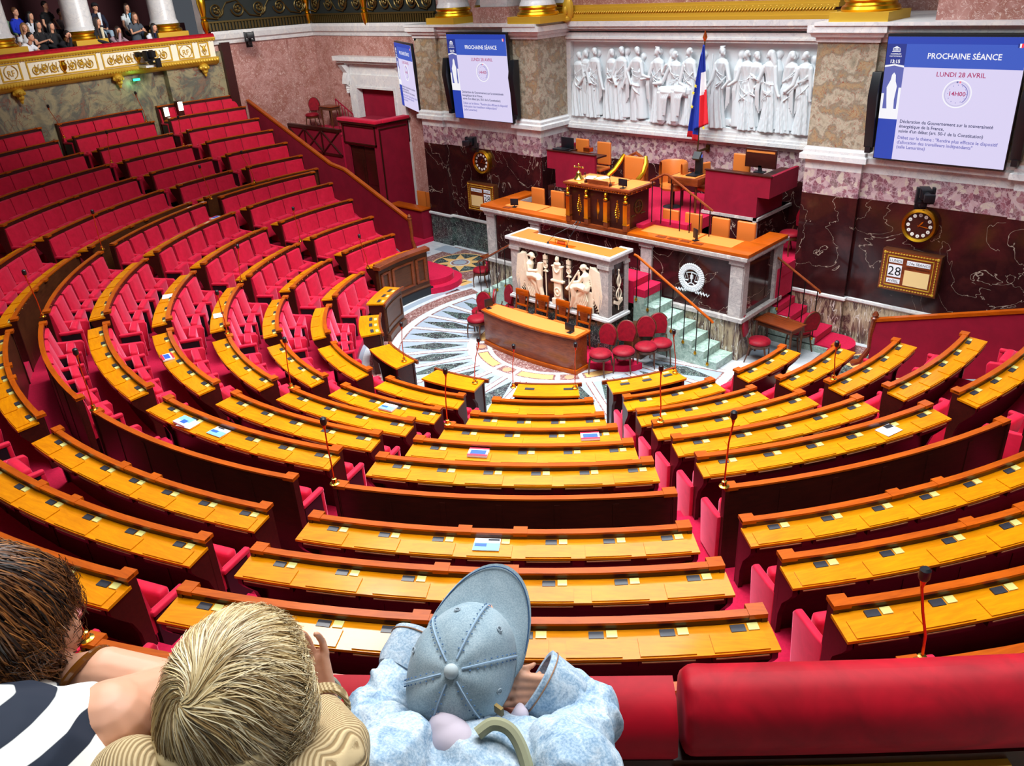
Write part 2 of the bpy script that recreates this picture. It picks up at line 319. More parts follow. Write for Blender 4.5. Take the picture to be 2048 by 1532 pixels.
def bench(j, a, n, tabs, label, group, c, plates=True, deskn=None):
    """wooden back of row j with the desk of the row behind it; a = half angle, n = places at the desk"""
    r, z, zf = ROW[j]; t = thing('curved_bench', label, 'bench', P(r, c, 0), c, group)
    sg = max(6, int(2*a*r/.35))
    B = lambda m: shift(m, r)
    m = MB(); m.arc([(r-.038, z-.022), (r-.038, z), (r+.035, z), (r+.035, z-.022)], -a, a, sg)
    for s in (-1, 1):
        e = .14/r; m.arc([(r-.085, z-.035), (r-.085, z+.006), (r+.04, z+.006), (r+.04, z-.035)], *sorted((s*a, s*(a-e))), 1)
    for q in tabs:
        e = .07/r; m.arc([(r-.075, z-.035), (r-.075, z+.005), (r+.038, z+.005), (r+.038, z-.035)], q-e, q+e, 1)
    B(m).build('top_rail', M_['rail'], t)
    zb = zf-.02
    m = MB(); m.arc([(r-.034, zb), (r-.034, z-.022), (r+.03, z-.022), (r+.03, zb)], -a+.02/r, a-.02/r, sg)
    # stiles on the back panelling
    ns = max(2, n)
    if j in (6, 8, 9):
        for q in range(ns+1):
            aa = -a+.03/r+(2*a-.06/r)*q/ns; e = .03/r; f_ = -1 if j == 8 else 1
            m.arc([(r+.03*f_, zb), (r+.03*f_, z-.08), (r+.035*f_, z-.08), (r+.035*f_, zb)], aa-e, aa+e, 1)
    B(m).build('back_panel', M_['dark'] if j < 8 else M_['walnut'] if j == 8 else M_['dark'], t)
    if True:
        m = MB()
        for q in range(2*ns):
            aa = -a+2*a*(q+.5)/(2*ns); m.ell(P(r-.036, aa, z-.045), (.007, .004, .007), 5)
        B(m).build('screw_studs', M_['brass'], t)
    dk = j in NXT
    zd = z-.075; ro = r+.30
    for s in (-1, 1):
        poly = [(r-.05, zb-.03), (r-.05, z-.036), (r+.045, z-.036), (r+.045, zb-.03)] if not dk else [(r-.05, zb-.03), (r-.05, z-.036), (r+.04, z-.036), (r+.04, zd-.01), (ro-.02, zd-.03), (ro-.02, zd-.12), (ro-.07, zd-.2), (r+.12, zd-.34), (r+.07, zd-.5), (r+.06, zb-.03)]
        m = MB(); m.arc(poly, *sorted((s*a, s*(a-.045/r))), 1); B(m).build('end_panel', M_['dark'], t)
    if dk:
        m = MB(); m.arc([(r+.03, zd-.03), (r+.03, zd), (ro, zd-.02), (ro, zd-.045)], -a-.01/r, a+.01/r, sg); B(m).build('desktop', M_['desk'], t)
        m = MB()
        for q in range(n):
            a0 = -a+2*a*(q+.12)/n; a1 = -a+2*a*(q+.88)/n
            m.arc([(r+.12, zd-.003), (r+.12, zd+.004), (ro-.012, zd-.008), (ro-.012, zd-.02)], a0, a1, 4)
        B(m).build('desk_flaps', M_['desk'], t)
        for q in range(n):
            a0 = -a+2*a*(q+.1)/n; a1 = -a+2*a*(q+.9)/n
            m = MB(); m.arc([(ro-.06, zd-.12), (ro-.06, zd-.05), (ro-.015, zd-.05), (ro-.015, zd-.12)], a0, a1, 3, 0); dr = B(m).build('drawer_front', M_['dark'], t); m = MB()
            m.arc([(ro-.03, zd-.066), (ro-.03, zd-.056), (ro+.002, zd-.056), (ro+.002, zd-.066)], a0+.02/r, a1-.02/r, 3, 0)
            B(m).build('pull_out_slat', M_['slat'], dr)
        if plates:
            for q in range(n):
                am = -a+2*a*(q+.5)/n
                m = MB(); m.arc([(r+.05, zd), (r+.05, zd+.012), (r+.115, zd+.006), (r+.115, zd-.006)], am-.03/r, am+.08/r, 2); B(m).build('voting_plate', M_['plate'], t)
                m = MB(); m.arc([(r+.04, zd), (r+.04, zd+.010), (r+.105, zd+.004), (r+.105, zd-.006)], am+.10/r, am+.18/r, 2); B(m).build('name_card', M_['nameplate'], t)
    return t
def seat(j, pitch, end=False):
    """folding assembly seat of row j facing the hall's centre; local +y is the way it faces"""
    r, z, zf = ROW[j]; t = thing('folding_seat', '', 'seat'); w = pitch/2
    m = MB(); nx = 6; rings = []
    for i in range(nx+1):
        u = -1+2*i/nx; x = u*(w-.012); yb = .035; bulge = .035*(1-u*u)**.5 if abs(u) < 1 else 0
        zt = z-.10; z0 = zf+.36
        rings.append([(x, yb, z0), (x, yb, zt), (x, yb+.045+bulge*.6, zt-.012), (x, yb+.085+bulge, z0+.3), (x, yb+.13+bulge, z0+.08), (x, yb+.12+bulge, z0)])
    m.loft(rings); m.build('backrest', M_['velvet'], t, smooth=50)
    m = MB(); m.box(-w+.05, w-.05, .27, .40, zf+.24, zf+.66); 
    m.build('seat_cushion', M_['velvet'], t, bevel=.05, seg=3, smooth=60)
    m = MB(); m.box(w-.04, w+.03, .10, .50, zf+.55, zf+.61); m.box(w-.035, w+.025, .44, .50, zf+.12, zf+.58)
    m.build('armrest', M_['velvet'], t, bevel=.02, seg=2, smooth=60)
    m = MB(); m.box(w-.03, w+.02, .12, .44, zf+.1, zf+.54); m.box(-.03, .03, .12, .3, zf, zf+.3)
    m.build('seat_bracket', M_['black'], t)
    if end:
        m = MB(); m.prism([(.03, zf+.02), (.03, zf+.66), (.16, zf+.63), (.5, zf+.60), (.53, zf+.55), (.47, zf+.02)], w-.035, w+.035, 'x'); mm = m
        m.build('side_panel', M_['velvetd' if False else 'velvet'], t, bevel=.02, smooth=60)
    return t
seats_made = 0
def seat_row(j, k, n, a, c, prot, which=None, nm=None):
    global seats_made
    r = ROW[j][0]
    pitch = 2*a*(r-.1)/n
    for q in range(n):
        if which is not None and q not in which: continue
        am = c-a+2*a*(q+.5)/n
        e = q == n-1 or q == 0
        key = (j, n, e)
        nmb = ORD[q+1]
        lab = f'crimson folding seat, {nmb} from left in {RWN[j]} of {nm or BLK[k]}'
        rz = am  # local +y faces the centre
        if key not in prot: prot[key] = seat(j, pitch, e); o = prot[key]; o['label'] = lab
        else: o = copy_tree(prot[key]); o['label'] = lab
        if q == 0 and e:      # outer arm on the other side
            for ch in o.children:
                if ch.name.startswith('side_panel'): ch.location = (-pitch, 0, 0)
        o.location = P(r, am, 0); o.rotation_euler = (0, 0, rz); o['group'] = 'red folding seats of the half circle'
        seats_made += 1
prot = {}; bproto = {}
def put_bench(j, k, n, plates=True, tabs=(), half=None, full=True):
    a = hw_of(k, j); c = ctr(k, j)
    if half is not None:
        a = DW/4-.25/ROW[j][0]; c = (k+.5)*DW+(half-.5)*DW/2; n = max(2, n//2)
    key = (j, round(a, 5), n, plates)
    pos = BLK[k] + ('' if half is None else (', inner half' if half else ', outer half'))
    rn = RWN[j]
    what = 'high-backed wooden bench wall without desk' if j == 6 else 'dark wooden bench back with capped rail' if j == 14 else 'panelled bench desk facing the cross aisle' if j == 8 else 'curved bench back with honey desk behind'
    lab = f'{what}, {rn} of {pos}'
    if key in bproto:
        o = dup(bproto[key], P(ROW[j][0], c, 0), c, lab)
    else:
        o = bproto[key] = bench(j, a, n, tabs, lab, 'curved benches of the half circle', c, plates)
    return o, a, c
for k in range(-4, 4):
    for j in (1, 2, 3, 4, 5, 6, 8, 9, 10, 11, 12, 13, 14):
        if j >= 11 and k > -3: continue
        if j == 10 and k not in (-4, -3, -1, 0, 1, 2): continue
        if j == 14 and k == -3: pass
        nd = NS.get(NXT.get(j, j), 6)
        pl = not (j == 1 and k < 2)
        halves = (0, 1) if (k == -4 and j >= 9) else (None,)
        for h in halves:
            tabs = ()
            if j in (8, 9, 10, 11, 12, 13) and h is None:
                e = hw_of(k, j)/nd; tabs = (-e, e)
            o, a, c = put_bench(j, k, nd, pl, tabs, h)
            if j == 8: continue
            n = NS[j] if h is None else max(3, NS[j]//2)
            if k < 0: which = None
            elif k == 0: which = None if j <= 6 else (0, n-1)
            elif k == 1: which = (0, n-1)
            else: which = (0, n-1) if j <= 6 else (0,)
            if j == 10 and k >= 0: which = (0, n-1)
            if k == -4 and j == 1: continue
            if k == -3 and j == 1: pass
            seat_row(j, k, n, a-.03/ROW[j][0], c, prot, which, None if h is None else (BLK[k]+(', inner half' if h else ', outer half')))
print('SEATS', seats_made)
# front desks (nearest the floor)
def front_desk(k, style, label):
    r0, r1, z = 4.02, 4.47, .95; a = DW/2-.34/4.2; c = (k+.5)*DW
    if k == 2: a = .160; c = 60.4*DEG
    t = thing('front_desk', label, 'desk', P(4.2, c, 0), c, 'curved front desks around the floor')
    B = lambda m: shift(m, 4.2)
    m = MB(); m.arc([(r0, z-.035), (r0, z), (r1, z-.005), (r1, z-.04)], -a, a, 10); B(m).build('desktop', M_['desk'], t)
    m = MB(); m.arc([(r0-.02, z-.05), (r0-.02, z+.015), (r0+.025, z+.015), (r0+.025, z-.05)], -a-.02, a+.02, 10); B(m).build('front_moulding', M_['mid'], t)
    m = MB(); m.arc([(r0+.02, .1), (r0+.02, z-.03), (r0+.06, z-.03), (r0+.06, .1)], -a, a, 10)
    if style == 'panel':
        m.arc([(r0-.04, 0), (r0-.04, .16), (r0+.06, .2), (r0+.06, 0)], -a, a, 10)
        for (u, v, q0, q1) in ((-.92, .92, .72, .80), (-.92, .92, .24, .32), (-.92, -.84, .24, .8), (.84, .92, .24, .8)):
            m.arc([(r0, q0), (r0, q1), (r0+.03, q1), (r0+.03, q0)], a*u, a*v, 8 if v-u > 1 else 1)
    B(m).build('front_panel', M_['walnut'] if style == 'panel' else M_['dark'], t)
    for s in (-1, 1):
        m = MB(); m.arc([(r0+.02, 0), (r0+.02, z-.03), (r1-.04, z-.04), (r1-.04, z-.2), (r1-.14, z-.34), (r1-.2, 0)], *sorted((s*a*.97, s*(a*.97-.05/4.2))), 1); B(m).build('end_panel', M_['dark'], t)
    if k >= -3:
        for u in ((-.62, .62) if k in (1,) else (-.62, 0, .62)):
            if k in (0, -1): continue
            m = MB(); m.arc([(r0+.16, z), (r0+.16, z+.008), (r0+.23, z+.006), (r0+.23, z)], a*u-.012, a*u+.028, 1); B(m).build('voting_plate', M_['plate'], t)
            if k != 1:
                m = MB(); m.arc([(r0+.06, z), (r0+.06, z+.008), (r0+.12, z+.006), (r0+.12, z)], a*u+.0, a*u+.03, 1); B(m).build('name_card', M_['nameplate'], t)
    return t
front_desk(-3, 'panel', 'front desk with large wooden front panel beside the wall-side block')
front_desk(-2, 'panel', 'small front desk with three voting plates, second from left')
front_desk(-1, 'plain', 'slanting front desk with bare orange top at the left edge of the mosaic circle')
front_desk(0, 'plain', 'front desk with bare orange top directly left of the centre front desk')
front_desk(1, 'plain', 'centre front desk with a microphone at each end')
front_desk(2, 'plain', 'front desk right of centre with three voting plates')
# panelled front of the wall-side block
t = thing('panelled_partition', 'carved wooden partition with framed panels closing the wall-side left block', 'partition', P(5.02, -83.7*DEG, 0), -83.7*DEG)
B = lambda m: shift(m, 5.02)
a = 10.4*DEG
m = MB(); m.arc([(4.86, 0), (4.86, .22), (4.90, .26), (4.90, 1.2), (5.0, 1.2), (5.0, 0)], -a, a, 8)
B(m).build('panel_body', M_['walnut'], t)
m = MB(); m.arc([(4.82, 1.17), (4.82, 1.25), (5.02, 1.27), (5.02, 1.17)], -a-.01, a+.01, 8); B(m).build('top_rail', M_['mid'], t)
m = MB(); m.arc([(4.80, 0), (4.80, .2), (4.87, .2), (4.87, 0)], -a-.006, a+.006, 8); B(m).build('plinth', M_['black'], t)
for (u, v) in ((-.93, -.52), (-.44, .44), (.52, .93)):
    m = MB()
    for q in ((u, v, .98, 1.03), (u, v, .36, .41), (u, u+.09, .36, 1.03), (v-.09, v, .36, 1.03)): m.arc([(4.87, q[2]), (4.87, q[3]), (4.905, q[3]), (4.905, q[2])], a*q[0], a*q[1], 3)
    B(m).build('panel_frame', M_['mid'], t)
# ---------------------------------------------------------------- front wall and its two piers
YP, YW = 3.59, 4.76
def bands(nm, x0, x1, y0, y1, zs):
    for (z0, z1, m, out) in zs:
        mb = MB(); mb.box(x0-out*0, x1+out*0, y0-out, y1, z0, z1); struct(nm, mb, M_[m], smooth=0)
cor = [(0, 6.0), (-.03, 6.0), (-.04, 6.08), (-.1, 6.1), (-.12, 6.16), (-.17, 6.18), (-.17, 6.3), (0, 6.3)]
def cornice_run(mb, pts, prof):
    # sweep a moulding profile [(out,z)] along plan polyline; outward is the left-hand normal side given
    n = len(pts); rings = []
    for i in range(n):
        d0 = (Vector(pts[i])-Vector(pts[i-1])).normalized() if i > 0 else None
        d1 = (Vector(pts[i+1])-Vector(pts[i])).normalized() if i < n-1 else None
        nn = []
        for d in (d0, d1):
            if d is not None: nn.append(Vector((d.y, -d.x)))
        if len(nn) == 2:
            b = (nn[0]+nn[1]); b = b/max(.2, (1+nn[0].dot(nn[1])))
        else: b = nn[0]
        rings.append([(pts[i][0]+b.x*o, pts[i][1]+b.y*o, z) for o, z in prof])
    mb.loft(rings); return mb
PL = [(-15.6, 1.2), (-15.05, YW), (-8.36, YW), (-8.36, YP), (-7.45, YP), (-7.45, YP+.1), (-4.5, YP+.1), (-4.5, YP), (-3.63, YP), (-3.63, YW)]
CR = [(3.63, YW), (3.63, YP), (4.8, YP), (4.8, YP+.1), (7.5, YP+.1), (7.5, YP), (8.6, YP), (8.6, YW), (13, YW)]
def wallrun(nm, pts, z0, z1, m, t=.3, off=0):
    mb = MB(); cornice_run(mb, pts, [(off, z0), (off, z1), (-t, z1), (-t, z0)]); struct(nm, mb, M_[m], smooth=0)
for side, pts in (('left', PL[2:]), ('right', CR[:-1])):
    wallrun('wall_'+side, pts, .9, 3.09, 'griotte'); wallrun('wall_'+side, pts, 0, .9, 'green' if side == 'left' else 'serp')
    wallrun('wall_'+side, pts, 3.09, 3.60, 'purple'); wallrun('wall_'+side, pts, 3.6, 4.05, 'white')
    wallrun('wall_'+side, pts, 4.05, 6.0, 'pil')
    for (nm, prof) in (('dado', [(0, .9), (.02, .9), (.045, .93), (.045, .98), (0, 1.0)]), ('base', [(0, 3.78), (.10, 3.8), (.10, 3.9), (.05, 3.93), (.05, 3.99), (0, 4.07)]), ('cornice', [(-a_, b_) for a_, b_ in cor][::-1])):
        mb = MB(); cornice_run(mb, pts, [(0-.05 if o == 0 else o, z) for o, z in prof]); struct('trim_2', mb, M_['white'], smooth=0)
# centre bay behind the rostrum
for z0, z1, m, o in ((0, 3.0, 'griotte', 0), (3.0, 3.62, 'purple', 0), (3.62, 3.8, 'white', 0), (6.1, 6.32, 'white', 0)):
    mb = MB(); mb.box(-3.65, 3.65, YW-o, YW+.4, z0, z1); struct('wall_front', mb, M_[m], smooth=0)
mb = MB(); mb.box(-3.65, 3.65, YW+.1, YW+.4, 3.8, 6.1); struct('wall_front', mb, M_['stat'], smooth=0)
mb = MB()
for (o, z0, z1) in ((.14, 3.72, 3.8), (.11, 3.8, 3.86), (.07, 3.86, 3.95), (.03, 3.95, 4.02), (.06, 5.86, 5.92), (.10, 5.92, 5.97), (.07, 5.97, 6.07), (.16, 6.16, 6.22), (.2, 6.22, 6.34)):
    mb.box(-3.64, 3.64, YW-o, YW+.12, z0, z1)
for s in (-1, 1): mb.box(*sorted((s*3.64, s*3.5)), YW-.05, YW+.12, 3.9, 6.0)
struct('trim_3', mb, M_['white'], smooth=0)
# gilt frame above
mb = MB()
for (o, z0, z1, mi) in ((.30, 6.34, 6.42, 0), (.26, 6.42, 6.50, 0), (.2, 6.56, 6.64, 0), (.16, 6.64, 6.70, 0), (.05, 6.70, 8.6, 1)): mb.box(-3.5, 3.5, YW-o+.1, YW+.3, z0, z1, mi)
for k in range(100):
    x = -3.45+6.9*(k+.5)/100
    mb.ell((x, YW-.14, 6.53), (.026, .05, .045), 6, 0, rot=(0,.6,0))
    if k % 2: mb.ell((x, YW-.08, 6.6), (.02, .03, .02), 6, 0)
struct('trim_4', mb, [M_['goldp'], M_['rose']], smooth=40)
mb = MB(); mb.ell((-3.42, YW-.2, 6.62), (.17, .1, .3), 10); mb.ell((-3.42, YW-.3, 6.6), (.07, .06, .1), 8); mb.ell((-3.46, YW-.25, 6.4), (.12, .1, .09), 8)
struct('trim_5', mb, M_['goldp'])
# rose marble side bay with the doorway, upper-left
def xcut(nm, x0, x1, z0, z1, m='rose'):
    mb = MB(); mb.box(x0, x1, YW, YW+.3, z0, z1); struct(nm, mb, M_[m], smooth=0)
xcut('wall_left', -15.1, -13.0, 0, 6.0); xcut('wall_left', -13.0, -10.7, 4.35, 6.0); xcut('wall_left', -10.7, -8.3, 0, 6.0)
mb = MB(); cornice_run(mb, [(-15.75, .75), (-15.08, YW)], [(0, 2.5), (0, 6.0), (-.3, 6.0), (-.3, 2.5)]); struct('wall_left', mb, M_['rose'], smooth=0)
mb = MB(); cornice_run(mb, PL[:4], [(-.05, 5.92), (.03, 5.95), (.05, 6.05), (.12, 6.1), (.16, 6.25), (.16, 6.34), (-.4, 6.34)]); struct('trim_6', mb, M_['white'], smooth=0)
mb = MB(); mb.box(-13.0, -10.7, YW+.12, YW+.2, 0, 4.4); struct('door_1', mb, M_['redpaint'], smooth=0)
mb = MB()
for a, b, c, d, y in ((-13.25, -12.85, 0, 4.75, .1), (-10.8, -10.35, 0, 4.75, .1), (-12.86, -10.79, 4.33, 4.755, .105), (-13.15, -10.45, 4.74, 5.05, .06), (-13.3, -10.3, 5.05, 5.12, .14), (-13.55, -10.1, 5.12, 5.2, .26), (-13.65, -10.0, 5.2, 5.34, .36), (-12.88, -12.8, 0, 4.4, .14), (-10.85, -10.77, 0, 4.4, .14), (-12.81, -10.84, 4.32, 4.39, .135)):
    mb.box(a, b, YW-y, YW+.1, c, d)
for x in (-13.3, -10.3):
    mb.prism([(YW-.1, 4.55), (YW-.16, 4.4), (YW-.26, 4.45), (YW-.22, 4.65), (YW-.16, 4.8), (YW-.34, 5.05), (YW, 5.05), (YW, 4.4)], x-.11, x+.11, 'x')
    for k in range(4): mb.ell((x, YW-.12, 4.38-.07*k), (.1-.02*k, .08, .05), 8)
struct('trim_7', mb, M_['white'], smooth=0)
# wall top slabs carrying the columns
mb = MB(); mb.box(-8.55, -3.55, 3.4, 6.5, 6.3, 6.36); mb.box(3.6, 8.8, 3.4, 6.5, 6.3, 6.36); struct('trim_8', mb, M_['white'], smooth=0)
mb = MB(); mb.box(-15.5, 12, 6.6, 6.8, 6.3, 9.5); struct('wall_back', mb, M_['rose'], smooth=0)
def column(x, y, zb, h, label, group, r=.42, sq=.55, rz=0):
    t = thing('column', label, 'column', (x, y, zb), rz, group)
    m = MB(); m.box(-sq, sq, -sq, sq, 0, .16); m.build('plinth', M_['goldp'], t)
    m = MB(); m.lathe([(0,.16),(r*1.22,.16),(r*1.27,.2),(r*1.22,.25),(r*1.12,.27),(r*1.08,.31),(r*1.14,.33),(r*1.16,.36),(r*1.1,.4),(0,.4)], n=28); m.build('gilt_base', M_['gold'], t)
    m = MB(); m.lathe([(0,.4),(r*1.1,.4),(r*1.06,.46),(r,.5),(r*.98,.54),(r*.9,h),(0,h)], n=32); m.build('shaft', M_['white'], t)
    return t
for nm, x, y in (('at the left end of the left screen wall', -7.05, 4.0), ('behind its twin, left of the left screen', -6.75, 5.2), ('above the right edge of the left screen', -3.95, 4.0), ('behind its twin beside the gilt frame', -3.9, 5.2), ('between the marble relief and the big right screen', 4.38, 4.05)):
    column(x, y, 6.36, 3.2, 'white column with gilt base '+nm, 'columns above the front wall')
for nm, x0, x1 in (('left', -6.1, -4.75), ('right', 5.65, 7.6)):
    t = thing('statue_pedestal', f'rose marble block with pale top above the {nm} screen', 'pedestal', ((x0+x1)/2, 4.3, 6.36)); w = (x1-x0)/2
    m = MB(); m.box(-w, w, -.5, .5, 0, .38); m.build('block', M_['rose'], t)
    m = MB(); m.box(-w+.18, w-.18, -.38, .4, .38, .95); m.box(-w+.26, w-.3, -.3, .3, .95, 1.05); m.build('top_block', M_['white'], t, bevel=.02)
# bronze grille balustrades over the rose wall
def scroll(mb, cx, cz, r, s, M=None):
    pts = [(cx+s*(r*(1-.8*q/22))*cos(q*.52+pi), -.05, cz+(r*(1-.8*q/22))*sin(q*.52+pi)) for q in range(23)]
    mb.tube(pts, [.03-.0008*q for q in range(23)], 5, 0, M)
    for q in range(5):
        an = q*1.25; mb.ell((cx+r*.3*cos(an), -.06, cz+r*.3*sin(an)), (.045, .02, .045), 6, 0, M)
def grille(p, q, label):
    p, q = Vector(p), Vector(q); L = (q-p).length; an = atan2(q.y-p.y, q.x-p.x)
    t = thing('balustrade_grille', label, 'balustrade', (p.x, p.y, 6.34), an, 'gilded grilles of the upper gallery')
    m = MB(); m.box(0, L, 0, .05, 0, 1.2); m.build('backing', M_['darkgreen'], t)
    m = MB(); n = int(L/.62)
    for k in range(n):
        cx = (k+.5)*L/n; scroll(m, cx, .62, .23, 1 if k % 2 else -1)
        m.tube([(cx-L/n/2, -.05, .42+.4*(k % 2)), (cx, -.05, .62+.26*(1 if k % 2 else -1)), (cx+L/n/2, -.05, .82-.4*(k % 2))], .022, 5)
    m.build('scrollwork', M_['bronze'], t)
    m = MB()
    for k in range(int(L/.11)): m.box(k*.11+.02, k*.11+.08, -.06, 0, .02, .24)
    m.box(0, L, -.07, 0, .25, .3); m.box(0, L, -.07, 0, .94, .99); m.box(0, L, -.09, 0, 1.08, 1.2)
    for k in range(int(L/.14)): m.box(k*.14+.02, k*.14+.1, -.06, 0, 1.0, 1.06)
    m.build('fluted_band', M_['bronze'], t)
    return t
grille((-15.45, 1.1), (-14.98, 4.68), 'dark gilded scroll grille nearest the spectators on the upper ledge')
grille((-14.95, 4.72), (-11.9, 4.72), 'gilded scroll grille above the white doorway head, left half')
grille((-11.8, 4.72), (-8.6, 4.72), 'gilded scroll grille right up to the first white column')
for (x, y, lab) in ((-15.48, 1.05, 'gold baluster post where the spectators gallery ends'), (-15.0, 4.6, 'gold baluster post at the bend of the scroll grille'), (-11.85, 4.62, 'gold baluster post between the two right scroll grilles')):
    m = MB(); m.lathe([(0,-.1),(.03,-.05),(.1,.12),(.12,.3),(.07,.36),(.11,.4),(.07,.46),(.1,.6),(.14,.85),(.13,.95),(.08,1.1),(.12,1.2),(.12,1.3),(0,1.3)], n=14)
    tag(m.build('baluster_post', M_['gold'], loc=(x, y, 6.34)), lab, 'post', 'gold baluster posts')
# ---------------------------------------------------------------- spectators' gallery front (left) and near ledge
mb = MB(); mb.arc([(15.6, 5.48), (15.44, 5.6), (15.44, 6.1), (15.6, 6.14)], -94.3*DEG, 15*DEG, 90); struct('wall_gallery_front', mb, mat('ivory_paint', (232,226,206), .5))
mb = MB(); mb.arc([(15.6, 5.36), (15.44, 5.42), (15.36, 5.52), (15.36, 5.6), (15.44, 5.62), (15.62, 5.5)], -94.5*DEG, 15*DEG, 90)
mb.arc([(15.5, 6.08), (15.40, 6.1), (15.36, 6.16), (15.38, 6.2), (15.6, 6.2)], -94.5*DEG, 15*DEG, 90)
for k in range(250):
    a = (-94.3+k*.33)*DEG; q = P(15.37, a, 5.53); mb.ell(q, (.045, .045, .05), 6)
    q = P(15.38, a, 6.11); mb.ell(q, (.02, .02, .022), 5)
struct('trim_9', mb, M_['goldp'])
mb = MB(); mb.arc([(15.4, 6.2), (15.4, 6.26), (15.46, 6.3), (15.7, 6.3), (15.75, 6.26), (15.75, 6.2)], -94.5*DEG, 15*DEG, 80)
tag(mb.build('velvet_ledge', M_['velvetd']), 'dark red velvet ledge the far spectators lean on', 'ledge')
def gpanel(a0, a1, kind, lab):
    c = (a0+a1)/2*DEG; w = (a1-a0)/2*DEG*15.44
    t = thing('gilded_plaque', lab, 'panel', P(15.435, c, 5.62), c, 'ivory and gold panels of the far gallery')
    def cv(m): m.v = [(x, y+x*x/30.9, z) for x, y, z in m.v]; return m    # follow the curve of the front; local +y points into the hall
    m = MB()
    for q in [(-w+2*w*c_/10, -w+2*w*(c_+1)/10, z_, z_+.035) for c_ in range(10) for z_ in (0, .405)]+[(-w, -w+.04, .03, .41), (w-.04, w, .03, .41)]: m.box(q[0], q[1], -.02, .025, q[2]+.02, q[3]+.02)
    cv(m).build('gilt_frame', M_['goldp'], t)
    m = MB()
    def sc(cx, cz, r, s):
        m.tube([(cx+s*(r*(1-.8*q/16))*cos(q*.6+pi), .02, cz+(r*(1-.8*q/16))*sin(q*.6+pi)) for q in range(17)], .015, 4)
        m.ell((cx, .025, cz), (.04, .02, .04), 6)
    if kind == 'long':
        for s in (-1, 1):
            sc(s*w*.27, .22, .13, s); sc(s*w*.52, .25, .13, -s); sc(s*w*.77, .22, .13, s)
            for q in range(7): m.tube([(s*w*(.15+.1*q), .02, .1+.02*(q % 2)), (s*w*(.19+.1*q), .025, .2+.05*(q % 3)), (s*w*(.16+.1*q), .02, .36)], .009, 4)
        cv(m).build('scroll_ornament', M_['goldp'], t)
        m = MB(); m.lathe([(0,.06),(.06,.06),(.03,.1),(.08,.16),(.1,.26),(.06,.34),(.09,.38),(0,.38)], (0,.03,0), 10); m.build('gilt_urn', M_['gold'], t)
    elif kind == 'rf':
        vs, fs = textmesh('RF', .22); m.add([(-x*.95, .02+z, .14+y) for x, y, z in vs], fs)
        for s in (-1, 1): m.tube([(s*.2*cos(q*.35-1.2), .02, .24+.17*sin(q*.35-1.2)) for q in range(8)], .012, 4)
        cv(m).build('monogram', M_['goldp'], t)
    else:
        for s in (-1, 1): m.tube([(0, .02, .08), (s*.08, .02, .2), (s*.02, .02, .28), (s*.1, .02, .38)], .014, 4)
        m.ell((0, .03, .26), (.05, .03, .1), 8); cv(m).build('leaf_ornament', M_['goldp'], t)
for q in ((-93.6, -92.3, 'leaf', 'small leaf panel at the far end of the gallery front'), (-91.6, -89.7, 'rf', 'RF monogram panel right of the gallery camera'), (-88.9, -80.6, 'long', 'long urn panel behind the gallery camera'),
          (-80.0, -72.0, 'long', 'long urn panel left of the gallery camera'), (-71.3, -69.0, 'rf', 'RF monogram panel near the left edge of the photo'), (-68.2, -60.0, 'long', 'cut-off scroll panel at the left photo edge')): gpanel(*q)
for a, lab in ((-92.6, 'carved gilt bracket under the far end of the gallery'), (-82, 'carved gilt bracket under the middle of the gallery'), (-70.5, 'carved gilt bracket under the gallery at the left edge')):
    m = MB(); m.ell((0,0,0), (.16,.16,.12), 10); m.ell((0,.02,-.12), (.11,.1,.1), 8); m.ell((0,.02,-.22), (.05,.05,.08), 8)
    for q in range(6): m.ell((.14*cos(q), .12*sin(q), -.02), (.06,.06,.06), 6)
    o = m.build('gallery_bracket', M_['goldp'], loc=P(15.5, a*DEG, 5.34)); tag(o, lab, 'bracket', 'gilt brackets under the gallery')
for a, lab in ((-73.3, 'white column cut by the top left edge among the spectators'), (-88.5, 'white column nearest the gold balustrade among the spectators')):
    pass
for (px, a, lab) in ((0, -80.95, 'thick white gallery column between the two groups of spectators'), (0, -90.4, 'thick white gallery column right of the spectators'), (0, -72.0, 'gallery column with gilt base at the left photo edge')):
    column(*P(16.32, a*DEG, 0)[:2], 6.27, 3.2, lab, 'gallery columns', r=.40, sq=.5, rz=a*DEG)
mb = MB(); mb.box(-15.95, -15.6, 1.0, 1.35, 6.3, 9.5); struct('trim_10', mb, M_['white'], smooth=0)
# lit exit sign and lamps at the niche
t = thing('exit_sign', 'small glowing green exit light under the gallery', 'sign', P(15.45, -84*DEG, 5.2), -84*DEG)
m = MB(); m.box(-.1, .1, 0, .05, 0, .06); m.build('lit_panel', mat('green_glow', (40,230,160), emit=(40,235,160), es=3), t)
m = MB(); m.box(-.11, .11, -.04, 0, -.01, .07); m.build('housing', M_['black'], t)
gl = bpy.data.lights.new('exit_glow', 'POINT'); gl.energy = 3; gl.color = (.3, 1, .4); gl.shadow_soft_size = .05; go = bpy.data.objects.new('exit_glow', gl); COL.objects.link(go); go.location = P(15.3, -84*DEG, 5.1)
mw = mat('white_lamp_glow', (255,255,250), emit=(255,250,235), es=6)
for a, z, lab in ((-86.4, 4.2, 'left bright wall light beside the stair niche'), (-82.2+1.9-8, 4.3, 'right bright wall light beside the stair niche')):
    t = thing('step_light', lab, 'lamp', P(15.3, a*DEG, z), a*DEG, 'wall lights by the niche')
    m = MB(); m.box(-.07, .07, 0, .03, -.13, .13); m.build('lit_panel', mw, t); m = MB(); m.box(-.09, .09, -.2, 0, -.6, .15); m.build('housing', M_['dark'], t)
